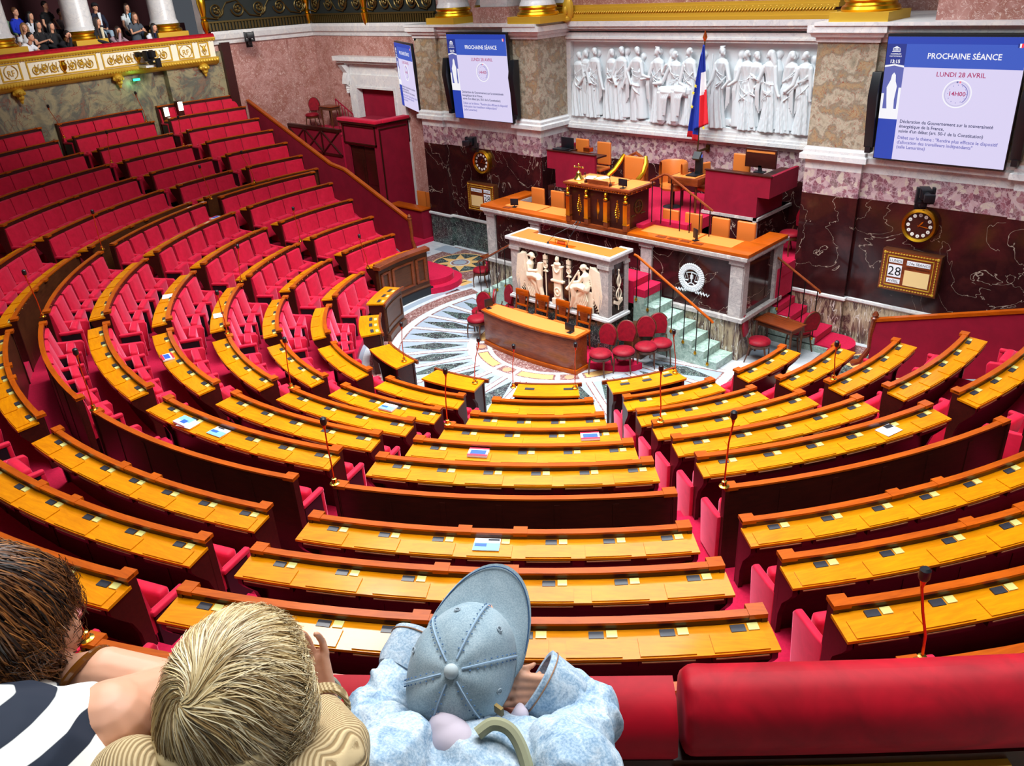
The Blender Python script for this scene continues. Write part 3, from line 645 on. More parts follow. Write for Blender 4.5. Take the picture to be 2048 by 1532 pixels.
# near ledge: the velvet roll the foreground visitors lean on
m = MB(); m.arc([(15.70, 6.03), (15.655, 6.10), (15.65, 6.19), (15.69, 6.25), (15.745, 6.245), (15.785, 6.20), (15.79, 6.14), (15.755, 6.09)], 28*DEG, 41.2*DEG, 30)
tag(m.build('velvet_ledge', M_['velvetd'], bevel=0, smooth=60), 'low crimson velvet ledge under the arms of the foreground visitors', 'ledge')
m = MB(); m.arc([(15.69, 6.07), (15.645, 6.13), (15.65, 6.23), (15.69, 6.285), (15.745, 6.285), (15.79, 6.245), (15.805, 6.18), (15.765, 6.11)], 41.25*DEG, 44.1*DEG, 14)
tag(m.build('velvet_cushion', M_['velvetd'], bevel=.05, seg=4, smooth=60), 'raised crimson velvet cushion on the ledge at bottom right', 'cushion')
mb = MB(); mb.arc([(15.68, 5.4), (15.68, 6.08), (15.75, 6.08), (15.75, 5.4)], 28*DEG, 46*DEG, 20); struct('trim_11', mb, M_['dark'])
mb = MB(); mb.arc([(15.74, 6.035), (15.74, 6.06), (15.765, 6.06), (15.765, 6.035)], 41.2*DEG, 43.6*DEG, 8); struct('trim_12', mb, M_['goldp'])
mb = MB(); mb.arc([(15.76, 5.4), (15.76, 5.7), (17.4, 5.7), (17.4, 5.4)], 24*DEG, 50*DEG, 14); struct('floor_near', mb, M_['greyw'])
t = thing('column', 'pale column edge at the bottom right corner', 'column', P(16.2, 43.95*DEG, 5.4))
m = MB(); m.lathe([(0,0),(.16,0),(.16,.1),(.125,.14),(.115,4),(0,4)], n=32); m.build('shaft', M_['stat'], t)
# ---------------------------------------------------------------- rostrum
YD = 1.37
for (z0, z1, m, o) in ((0, .88, 'serp', 0), (.96, 2.2, 'griotte', .03)):
    mb = MB(); mb.box(-3.6+o, 3.6-o, YD+o, YD+.3, z0, z1)
    for s_ in (-1, 1): mb.box(*sorted((s_*(3.6-o-.002), s_*3.3)), YD+.28, 2.95, z0+.002, z1-.002)
    struct('wall_rostrum', mb, M_[m], smooth=0)
mb = MB()
for (z0, z1, e_) in ((.88, .96, .08), (2.2, 2.268, .11), (2.14, 2.199, .06)):
    mb.box(-3.6-e_, 3.6+e_, YD-e_, YD+.3, z0, z1)
    for s_ in (-1, 1): mb.box(*sorted((s_*(3.6+e_-.002), s_*3.28)), YD+.29, 2.95+e_, z0+.001, z1-.001)
for x in (-3.46, -1.95, 1.28, 3.46): mb.box(x-.14, x+.14, YD-.02, YD+.1, .96, 2.16); mb.box(x-.17, x+.17, YD-.05, YD+.1, 2.08, 2.15)
mb.box(3.5, 3.62, YD, YD+.2, .96, 2.15); mb.box(3.5, 3.64, 2.7, 2.95, .96, 2.15); mb.box(-3.62, -3.5, 2.7, 2.95, .96, 2.15)
struct('trim_13', mb, M_['greyw'], smooth=0)
t = thing('long_desk', 'long orange secretaries desk with tan leather inlays on the rostrum', 'desk', (0, YD, 2.27))
m = MB(); m.box(-3.72, 3.72, -.08, .75, 0, .07); m.box(-3.72, -3.3, .74, 1.6, 0, .069); m.box(3.3, 3.72, .74, 1.6, 0, .069); m.build('worktop', M_['rail'], t, bevel=.01)
for x0, x1 in ((-3.1, -2.05), (-2.0, -.98), (1.0, 2.3), (2.35, 3.2)):
    m = MB(); m.box(x0, x1, .17, .7, .068, .074); m.build('leather_inlay', M_['leatherd'], t)
m = MB()
for x in (1.5, 1.8, 2.1, 2.4, -3.0): m.box(x, x+.22, -.02, .1, .07, .078)
m.build('pen_tray', M_['mid'], t)
# floor platforms of the rostrum
mb = MB(); mb.box(-3.3, 3.3, 1.75, 3.0, 2.19, 2.2) if False else None
mb = MB(); mb.box(-3.29, 3.29, 1.66, 2.96, 1.4, 1.62); mb.box(-3.66, 3.66, 2.96, YW-.002, 1.401, 1.621); mb.box(-1.6, 1.75, 2.2, YW-.01, 1.6, 2.42); mb.box(-1.0, .95, 1.7, 2.2, 1.6, 2.419)
for k in range(3): mb.box(1.75, 2.05+.3*(2-k)-.3, 2.75-.0, 3.15, 1.6, 1.78+.2*k)
struct('floor', mb, M_['carpet'], smooth=0)
# wreath with scales
def relief_ring(label, x, z, y):
    t = thing('wreath_emblem', label, 'emblem', (x, y, z))
    m = MB()
    for k in range(40):
        a = 2*pi*k/40
        for s in (-1, 1): m.ell(((.245+.03*s)*cos(a+.05*s), -.03, (.245+.03*s)*sin(a+.05*s)), (.045,.03,.03), 6, rot=(0,-a,0))
    m.tube([(.245*cos(2*pi*k/24), -.02, .245*sin(2*pi*k/24)) for k in range(25)], .035, 6); m.build('wreath', M_['stat'], t)
    m = MB(); m.tube([(0,-.02,-.13),(0,-.02,.12)], .014, 6); m.tube([(-.13,-.02,.09),(0,-.02,.12),(.13,-.02,.09)], .012, 6)
    for s in (-1, 1):
        for d in (-.045, .045): m.tube([(s*.12,-.02,.09),(s*.12+d,-.02,-.06)], .005, 4)
        m.ell((s*.12,-.02,-.07), (.05,.015,.015), 8); m.tube([(s*.02,-.02,-.12),(s*.09,-.02,-.16),(s*.14,-.02,-.12)], .012, 5)
    m.box(-.03,.03,-.03,0,-.03,.05); m.build('scales', M_['stat'], t)
    m = MB()
    for s in (-1, 1): m.tube([(s*(.12+.035*q), -.02, -.29+.028*(1 if q % 2 else -1)-.004*q) for q in range(10)], [.03-.0022*q for q in range(10)], 6)
    m.build('ribbon', M_['stat'], t)
relief_ring('white wreath with a pair of scales on the dark rostrum front', 2.42, 1.60, YD+.03)
# president's desk
t = thing('president_desk', 'raised mahogany presiding desk with gilt bust pilasters', 'desk', (-.03, 1.3, 2.34))
m = MB(); m.box(-.80, .80, .06, .86, .02, .82); m.build('body', M_['dark'], t, bevel=.005)
m = MB(); m.box(-.92, .92, -.04, .94, .86, .91); m.box(-.88, .88, -.0, .9, .80, .86); m.build('cornice', M_['mid'], t, bevel=.008)
m = MB(); m.box(-.85, -.3, .04, .86, .909, .914); m.box(-.26, .3, .3, .86, .909, .914); m.box(.34, .85, .04, .86, .909, .914); m.build('leather_top', M_['leatherd'], t)
m = MB(); m.box(-.84, .84, -.02, .9, -.06, .02); m.build('plinth', M_['mid'], t)
m = MB()
for k in range(9): m.ell((-.82+.205*k, -.005, .835), (.022,.01,.022), 8)
for k in range(8):
    for q in (-1, 1): m.ell((-.72+.205*k+.03*q, -.005, .835), (.03,.008,.010), 6, rot=(0,.4*q,0))
for k in range(5): m.ell((.885, .1+.18*k, .835), (.008,.022,.022), 8)
m.build('gilt_frieze', M_['gold'], t)
for x in (-.80, -.27, .27, .80):
    m = MB(); m.box(x-.055, x+.055, -.03, .08, .0, .60); m.build('pilaster', M_['mid'], t)
    m = MB(); m.box(x-.052, x+.052, -.038, -.028, .16, .58); m.box(x-.06, x+.06, -.04, .05, .14, .17); m.build('gilt_strip', M_['gold'], t)
    m = MB(); m.ell((x, -.02, .65), (.058,.045,.04), 10); m.cyl((x,-.02,.66),(x,-.02,.71),.022); m.ell((x,-.025,.74),(.034,.036,.044),10); m.ell((x,-.01,.755),(.042,.038,.045),8); m.build('gilt_bust', M_['gold'], t)
for x, kind in ((-.53, 0), (0, 1), (.53, 0)):
    m = MB()
    if kind: m.ell((x,.055,.4), (.045,.012,.15), 8); m.cyl((x,.055,.15),(x,.055,.6),.008)
    else:
        m.cyl((x,.055,.16),(x,.055,.6),.008)
        for q in range(7):
            for s in (-1, 1): m.ell((x+s*(.03+.02*sin(q*.8)), .055, .26+.05*q), (.024,.012,.018), 6, rot=(0,.6*s,0))
        m.ell((x,.055,.62),(.018,.012,.03),6)
    m.build('gilt_mount', M_['gold'], t)
m = MB()
for k in range(24):
    a = 2*pi*k/24; m.ell((.81, .46+.14*cos(a), .46+.14*sin(a)), (.012,.022,.022), 6)
m.tube([(.81,.36,.46),(.81,.56,.46)], .008, 5); m.tube([(.81,.46,.36),(.81,.46,.56)], .008, 5)
for s in (-1, 1): m.tube([(.81,.46+s*(.1+.03*q),.28+.012*(q%2)) for q in range(6)], .012, 5)
m.build('side_wreath', M_['bronze'], t)
tt = thing('table_bell', 'brass hand bell on the left corner of the presiding desk', 'bell', (-.72, 1.55, 3.255))
m = MB(); m.lathe([(0,.02),(.11,0),(.115,.02),(.09,.05),(.065,.11),(.055,.16),(.02,.19),(.012,.22),(0,.22)], n=20); m.build('bell_body', M_['brass'], tt)
m = MB(); m.cyl((0,0,.2),(0,0,.33),.012); m.cyl((-.12,0,.28),(.12,0,.28),.016); m.ell((-.12,0,.28),(.024,.02,.024)); m.ell((.12,0,.28),(.024,.02,.024)); m.ell((0,0,.34),(.02,.02,.025)); m.build('handle', M_['brass'], tt)
tt = thing('writing_slope', 'wooden writing slope on the front of the presiding desk', 'box', (-.1, 1.42, 3.255))
m = MB(); m.prism([(0,0),(0,.07),(.25,.03),(.25,0)], -.3, .3, 'x'); m.build('slope', M_['leatherd'], tt); m = MB(); m.box(-.3,.3,-.012,0,0,.085); m.build('lip', M_['mid'], tt)
def screen_small(label, loc, rz, w=.2, h=.13):
    t = thing('small_monitor', label, 'monitor', loc, rz); m = MB(); m.box(-w/2,w/2,0,.02,.05,.05+h); m.build('display', M_['black'], t, bevel=.004)
    m = MB(); m.box(-.05,.05,-.04,.08,0,.012); m.cyl((0,.02,.01),(0,.015,.08),.012); m.build('stand', M_['black'], t, bevel=.003); return t
screen_small('little black screen at the right front of the presiding desk', (.62, 1.38, 3.255), 0, .22, .15)
screen_small('black tilted phone screen on the left of the secretaries desk', (-2.75, 1.52, 2.345), .5, .2, .16)
screen_small('black tilted phone screen on the right of the secretaries desk', (2.35, 1.55, 2.345), -.5, .17, .2)
screen_small('black screen at the left end of the reporters desk', (-1.24, -1.05, .845), 1.2, .2, .18)
screen_small('black screen at the right end of the reporters desk', (1.08, -1.05, .845), 0, .24, .16)
for x, lab in ((-.4, 'short black microphone left on the presiding desk'), (.28, 'short black microphone right on the presiding desk')):
    t = thing('desk_microphone', lab, 'microphone', (x, 1.4, 3.255)); m = MB(); m.lathe([(0,0),(.035,0),(.035,.05),(0,.05)], n=12); m.build('base', M_['dark'], t)
    m = MB(); m.tube([(0,0,.05),(0,-.01,.14),(0,-.02,.2)], .006, 5); m.build('stem', M_['black'], t); m = MB(); m.ell((0,-.02,.21),(.014,.014,.025)); m.build('head', M_['black'], t)
# orator's tribune
t = thing('orator_tribune', 'white marble orator tribune carved with two winged figures', 'tribune', (0, -.11, 0))
m = MB(); m.box(-1.38, 1.38, .0, .66, 0, .82); m.build('green_plinth', M_['green'], t)
m = MB(); m.box(-1.43, 1.43, -.06, .70, .82, .88); m.box(-1.39, 1.39, -.03, .68, .88, .92); m.build('base_moulding', M_['white'], t, bevel=.01)
m = MB(); m.box(-1.36, 1.36, .04, .64, .92, 2.1); m.build('dark_panel', M_['griotte'], t)
for x in (-1.25, 1.25):
    m = MB(); m.box(x-.12, x+.12, -.01, .12, .92, 2.02); m.box(x-.15, x+.15, -.04, .14, 1.98, 2.05); m.build('pilaster', M_['greyw'], t)
for s in (-1, 1):
    m = MB(); m.box(*sorted((s*1.22, s*1.385)), .55, .68, .92, 2.02); m.box(*sorted((s*1.2, s*1.41)), .52, .70, 1.98, 2.05); m.build('pilaster', M_['greyw'], t)
m = MB(); m.box(-1.39, 1.39, -.02, .66, 2.05, 2.2); m.build('frieze_band', M_['greyw'], t)
m = MB(); m.box(-1.47, 1.47, -.08, .0, 2.2, 2.27); m.box(-1.469, -1.4, -.01, .66, 2.2, 2.269); m.box(1.4, 1.469, -.01, .66, 2.2, 2.269); m.box(-1.47, -1.15, .65, .72, 2.2, 2.27); m.box(1.15, 1.47, .65, .72, 2.2, 2.27); m.build('white_top_rim', M_['white'], t, bevel=.008)
m = MB(); m.box(-1.4, 1.4, 0, .45, 2.19, 2.262); m.box(-1.4, -1.1, .445, .65, 2.19, 2.261); m.box(1.1, 1.4, .445, .65, 2.19, 2.261); m.build('leather_top', M_['leather'], t)
def yrel(mb, name, vox=.010, par=None, mm='cream', fn=None):
    return fuse(mb, name, M_[mm], par, vox, 2)
FY = .03
def limb(mb, pts, rs): mb.tube(pts, rs, 10); [mb.ell(p, (r,r*.8,r), 8) for p, r in zip(pts, rs)]
def winged(x, s, pipe):
    m = MB(); Y = FY-.03
    X = lambda u: x+s*u*1.16
    # torso, head, seat, legs; s=+1 faces +x
    limb(m, [(X(-.02),Y,1.50),(X(0),Y,1.62),(X(.02),Y,1.74),(X(.03),Y,1.80)], [.085,.078,.088,.045])
    limb(m, [(X(.03),Y,1.79),(X(.05),Y,1.85)], [.04,.038])
    m.ell((X(.08),Y-.01,1.91), (.062,.055,.075), 10); m.ell((X(.05),Y,1.935), (.075,.06,.06), 10); m.ell((X(-.03),Y,1.91),(.035,.03,.03),8); m.ell((X(.145),Y-.01,1.895),(.016,.016,.016),6)
    # skirt and legs
    limb(m, [(X(0),Y-.02,1.47),(X(.14),Y-.04,1.50),(X(.27),Y-.05,1.46)], [.105,.092,.075])
    limb(m, [(X(.27),Y-.05,1.45),(X(.27),Y-.04,1.25),(X(.33),Y-.03,1.02),(X(.40),Y-.03,.95)], [.085,.07,.045,.035])
    limb(m, [(X(.05),Y,1.42),(X(.17),Y,1.28),(X(.20),Y,1.12),(X(.30),Y,1.0)], [.09,.08,.07,.05])
    for q in range(9):
        u = -.08+.045*q; m.tube([(X(u*.6+.05),Y-.055,1.40-.01*q),(X(u+.03),Y-.045,1.2),(X(u+.1),Y-.03,.97)], [.012,.02,.024], 5)
    m.prism([(X(-.14),.93),(X(-.14),1.38),(X(.1),1.42),(X(.16),.93)], Y-.0, Y+.06, 'y')
    # wing
    for q in range(8):
        m.tube([(X(-.05-.006*q),Y+.02,1.76),(X(-.10-.028*q),Y+.0,1.97-.012*q),(X(-.15-.030*q),Y-.0,1.78-.06*q),(X(-.13-.024*q),Y+.01,1.42-.07*q),(X(-.11-.016*q),Y+.02,1.22-.04*q)], [.02,.022,.021,.018,.008], 6)
    m.prism([(X(-.05),1.78),(X(-.10),1.95),(X(-.2),1.97),(X(-.29),1.86),(X(-.32),1.5),(X(-.22),1.1),(X(-.14),1.35)], Y+.0, Y+.05, 'y')
    # arms
    if pipe:
        limb(m, [(X(.04),Y-.03,1.74),(X(.12),Y-.05,1.60),(X(.30),Y-.06,1.55)], [.05,.042,.03]); limb(m, [(X(.05),Y-.01,1.74),(X(.16),Y-.02,1.66),(X(.14),Y-.05,1.80)], [.045,.036,.03])
        m.tube([(X(.13),Y-.06,1.86),(X(.24),Y-.07,1.66),(X(.36),Y-.08,1.45),(X(.40),Y-.08,1.38)], [.018,.022,.03,.055], 8)
    else:
        limb(m, [(X(.0),Y-.04,1.74),(X(.03),Y-.07,1.58),(X(.20),Y-.07,1.62)], [.05,.042,.03])
        m.prism([(X(.17),1.48),(X(.23),1.80),(X(.34),1.82),(X(.31),1.48)], Y-.05, Y+.02, 'y')
    m.v = [(a, b*1.0, c) for a, b, c in m.v]
    return m
o = yrel(winged(-.81, 1, False), 'winged_writer', par=t); o = yrel(winged(.79, -1, True), 'winged_trumpeter', par=t)
m = MB(); m.box(-.17,.15,-.03,.06,.92,1.05); m.prism([(-.12,1.05),(-.11,1.45),(.09,1.45),(.10,1.05)], -.02, .05, 'y'); m.box(-.19,.17,-.04,.06,1.44,1.49); m.prism([(-.12,1.49),(-.14,1.80),(.13,1.80),(.10,1.49)], -.03,.05,'y')
m.box(-.16,.15,-.04,.06,1.79,1.82)
m.tube([(-.09,-.035,1.78),(-.05,-.045,1.70),(0,-.05,1.67),(.05,-.045,1.70),(.09,-.035,1.78)], .012, 6)
for q in range(16): m.ell((-.01+.08*cos(q*pi/8),-.025,1.22+.09*sin(q*pi/8)),(.018,.014,.018),6)
m.ell((-.01,-.02,1.22),(.04,.02,.05)); m.ell((0,-.01,1.86),(.10,.05,.05)); m.cyl((0,0,1.85),(0,0,1.92),.035); m.ell((0,-.01,1.96),(.05,.05,.06)); m.ell((0,0,2.0),(.05,.045,.04))
fuse(m, 'bust_on_altar', M_['cream'], t, .012, 2)
for x in (-.36, .30):
    m = MB(); m.cyl((x,.02,.93),(x,.02,1.62),.014); m.prism([(x-.06,1.62),(x+.06,1.62),(x,1.68)],-.01,.04,'y'); m.tube([(x+.05*cos(q*pi/8),.015,1.75+.055*sin(q*pi/8)) for q in range(17)],.018,6); m.ell((x,.02,1.75),(.035,.015,.04)); m.box(x-.045,x+.045,-.01,.04,1.82,1.88); m.box(x-.05,x+.05,-.01,.04,1.9,1.99); m.ell((x,.01,2.0),(.02,.02,.03)); m.build('standard', M_['cream'], t)
m = MB(); m.cyl((1.40,.31,1.02),(1.40,.31,1.88),.012); m.ell((1.40,.31,1.9),(.02,.02,.03))
for s in (-1, 1):
    m.tube([(1.405,.31+s*.085*sin(q*.42)*(1 if q < 8 else .7),1.24+.038*q) for q in range(16)], .014, 6)
    m.prism([(.31,1.2),(.31+s*.13,1.27),(.31+s*.14,1.2),(.31,1.12)], 1.37, 1.41, 'x')
m.build('caduceus', M_['cream'], t)
t = thing('reading_slope', 'orange wooden reading slope with brass rail on the tribune top', 'box', (.02, .0, 2.155))
m = MB(); m.prism([(-.1,0),(-.1,.11),(.06,.115),(.30,.03),(.30,0)], -.36, .36, 'x'); m.build('slope', M_['rail'], t, bevel=.006)
m = MB(); m.tube([(-.16,.0,.11),(-.16,.0,.2),(.16,.0,.2),(.16,.0,.11)], .012, 8); m.build('brass_rail', M_['gold'], t); m = MB(); m.box(-.1,.1,-.01,.03,.12,.18); m.build('clock', M_['copper'], t)
for x, dx, lab in ((-.26, .42, 'left slim black gooseneck microphone on the tribune'), (.27, -.02, 'right slim black gooseneck microphone on the tribune')):
    t = thing('gooseneck_microphone', lab, 'microphone', (x, -.1, 2.265)); m = MB(); m.lathe([(0,0),(.03,0),(.012,.05),(0,.05)], n=10); m.build('base', M_['black'], t)
    m = MB(); m.tube([(0,0,.04),(dx*.3,.1,.2),(dx*.9,.35,.36),(dx,.45,.42)], .006, 5); m.build('stem', M_['black'], t); m = MB(); m.ell((dx,.46,.43),(.02,.03,.022)); m.build('head', M_['black'], t)
# reporters' desk
t = thing('reporters_desk', 'curved-front mahogany reporters desk with tan leather top', 'desk', (0, -1, 0))
def fr(y0, n=10): return [(-1.32+2.64*k/n, y0-.13*(1-(2*k/n-1)**2)) for k in range(n+1)]
m = MB(); m.prism(fr(-.16)+[(1.32,.22),(1.22,.25),(-1.22,.25),(-1.32,.22)], .08, .80); m.build('body', M_['mid'], t, bevel=.01)
m = MB(); m.prism([(a*1.03,b-.03) for a, b in fr(-.16)]+[(1.36,.28),(-1.36,.28)], .80, .84); m.prism([(a*1.02,b-.02) for a, b in fr(-.16)]+[(1.34,.26),(-1.34,.26)], 0, .1); m.build('top_and_plinth', M_['rail'], t, bevel=.006)
m = MB(); m.prism([(a*.97,b+.03) for a, b in fr(-.16)]+[(1.28,.24),(-1.28,.24)], .838, .846); m.build('leather_top', M_['leatherd'], t)
# stage carpet under it
mb = MB(); mb.prism([(-1.9+0*0,-.1)]+[(2.25*cos(q*pi/14+pi)*1.0, -.12+.82*sin(q*pi/14+pi)) for q in range(15)]+[(1.9,-.1)], 0.0, .14); struct('floor', mb, M_['carpet'])
# green tribune steps on both sides, rails
def steps(s):
    mb = MB(); mc = MB()
    for k in range(7): mb.box(*sorted((s*(3.5-.3*k), s*(1.42+.002*k))), .7+.001*k, 1.36-.001*k, .17*k, .17*(k+1)-.0)
    struct('trim_14', mb, M_['step'], smooth=0)
    mc.box(*sorted((s*1.43, s*1.71)), .71, 1.35, 1.191, 1.36); mc.box(*sorted((0, s*1.41)), .72, 1.36, 1.0, 1.5); struct('floor', mc, M_['carpet'], smooth=0)
    t = thing('stair_handrail', f'wooden handrail on black balusters over the {"right" if s > 0 else "left"} green tribune steps', 'handrail', (s*3.35, .72, 0))
    X = lambda x: s*(x)-s*3.35
    m = MB(); m.tube([(X(3.36), 0, 1.02),(X(3.3), 0, 1.07),(X(1.5), 0, 2.08),(X(1.42), 0, 2.1)], .028, 8); m.build('rail', M_['rail'] if s > 0 else M_['mid'], t)
    for k in range(7):
        x = 3.3-.3*k; m = MB(); m.cyl((X(x),-.02,.17*k+.05),(X(x),0,1.07+(3.3-x)*.561),.011,n=6); m.build('baluster', M_['iron'], t)
        m = MB(); m.ell((X(x),-.03,.17*k+.1),(.035,.03,.035),8); m.ell((X(x),-.04,.17*k+.13),(.02,.02,.02),6); m.build('brass_rosette', M_['gold'], t)
steps(1); steps(-1)
def redsteps(s):
    mb = MB(); mc = MB()
    for k in range(8):
        x1 = 4.95-.3*k
        mc.box(*sorted((s*x1, s*(x1-.34))), 2.78, 3.56, .16*k+.02, .16*(k+1)); mb.box(*sorted((s*(x1-.02), s*2.9)), 2.72, 3.58, .16*k-.0 if k else 0, .16*(k+1)-.03)
    mc.prism([(s*(4.95+.32*cos(q*pi/10-pi/2)*1.2), 3.1+.45*sin(q*pi/10-pi/2)) for q in range(11)], 0, .16)
    mc.box(*sorted((s*2.55, s*3.655)), 2.785, 3.555, .9, 1.612)
    struct('trim_15', mb, M_['step'], smooth=0); struct('floor', mc, M_['carpet'], smooth=0)
    if s > 0:
        t = thing('stair_handrail', 'dark handrail over the red carpeted stairs right of the rostrum', 'handrail', (4.6, 2.75, 0))
        m = MB(); m.tube([(.03,0,1.3),(0,0,1.35),(-.95,0,1.88),(-1.0,.02,1.9)], .026, 8); m.build('rail', M_['mid'], t)
        for k in range(4): m = MB(); m.cyl((-.03-.28*k,0,.2+.16*k),(-.03-.28*k,0,1.34+.156*k),.011,n=6); m.build('baluster', M_['iron'], t); m = MB(); m.ell((-.03-.28*k,-.02,.28+.16*k),(.03,.03,.04),8); m.build('brass_rosette', M_['gold'], t)
redsteps(1); redsteps(-1)
# upper handrail right of the president
t = thing('stair_handrail', 'bright wooden handrail descending right of the presiding desk', 'handrail', (2.4, 1.95, 1.62))
m = MB(); m.tube([(-1.45,0,1.72),(-1.1,0,1.9),(-1.02,0,1.9),(.1,0,1.28)], .026, 8); m.build('rail', M_['mid'], t)
for k in range(7):
    x = -1.4+.24*k; m = MB(); zt = 1.75+(.15*(x+1.4)/.35 if x < -1.05 else .15-(x+1.05)*.55); m.cyl((x,0,.82 if x < -.7 else 0),(x,0,zt),.011,n=6); m.build('baluster', M_['iron'], t)
# red clad counters behind
def counter(s, label):
    t = thing('red_counter', label, 'counter', (s*2.3, 3.2, 0))
    X = lambda a, b: sorted((s*a-s*2.3, s*b-s*2.3))
    m = MB(); m.box(*X(1.55, 3.1), 0, .08, 2.95, 3.4); m.box(*X(1.55, 2.83), 0.001, .079, 2.5, 2.96); m.box(*X(3.02, 3.099), .07, 1.3, 2.951, 3.399); m.box(*X(2.75, 2.829), .07, 1.2, 2.501, 2.96); m.build('cloth_panel', M_['redpaint'], t)
    m = MB(); m.box(*X(1.56, 3.0), .09, .5, 3.3, 3.34); m.box(*X(2.7, 3.01), .49, 1.28, 3.3, 3.339); m.box(*X(1.53, 3.12), -.02, .05, 3.4, 3.42); m.build('worktop', M_['dark'], t)
    return t
counter(1, 'red cloth-covered counter behind the handrail on the right'); counter(-1, 'red cloth-covered counter at the back left of the rostrum')
mb = MB(); mb.box(1.55, 2.85, 3.2, YW, 1.6, 2.5); struct('wall_rostrum', mb, M_['griotte'], smooth=0)
mb = MB(); mb.box(1.5, 2.9, 3.17, YW, 2.44, 2.5); mb.box(2.78, 2.87, 3.17, 3.25, 1.6, 2.5); struct('trim_16', mb, M_['greyw'], smooth=0)
mb = MB(); mb.box(-3.1, -1.5, 3.2, YW, 1.6, 2.5); struct('wall_rostrum', mb, M_['griotte'], smooth=0)
# door counter at the left pier
t = thing('usher_counter', 'small red counter with wooden top at the foot of the left pier', 'counter', (-9.2, 3.3, 0))
m = MB(); m.box(-.75,.72,0,.08,0,1.02); m.box(.64,.718,.075,.9,0,1.0); m.build('cloth_panel', M_['redpaint'], t); m = MB(); m.box(-.8,.76,-.05,.35,1.02,1.07); m.build('wooden_top', M_['rail'], t, bevel=.01)
for x in (-8.75, -9.2):
    t = thing('leather_seat_back', f'tan leather seat back behind the usher counter, {"right" if x > -9 else "left"} one', 'chair', (x, 3.95, 0), 0, 'usher seats')
    m = MB(); m.box(-.2,.2,0,.06,.5,1.42); m.build('backrest', M_['leather'], t, bevel=.02); m = MB(); m.box(-.2,.2,-.4,.05,.42,.5); m.build('seat', M_['leather'], t, bevel=.02)
    m = MB(); m.box(-.18,.18,-.35,.03,0,.42); m.build('pedestal', M_['dark'], t)
mb = MB(); mb.box(-10.4, -8.4, 2.6, YW, 0, .12); struct('floor', mb, M_['carpet'], smooth=0)
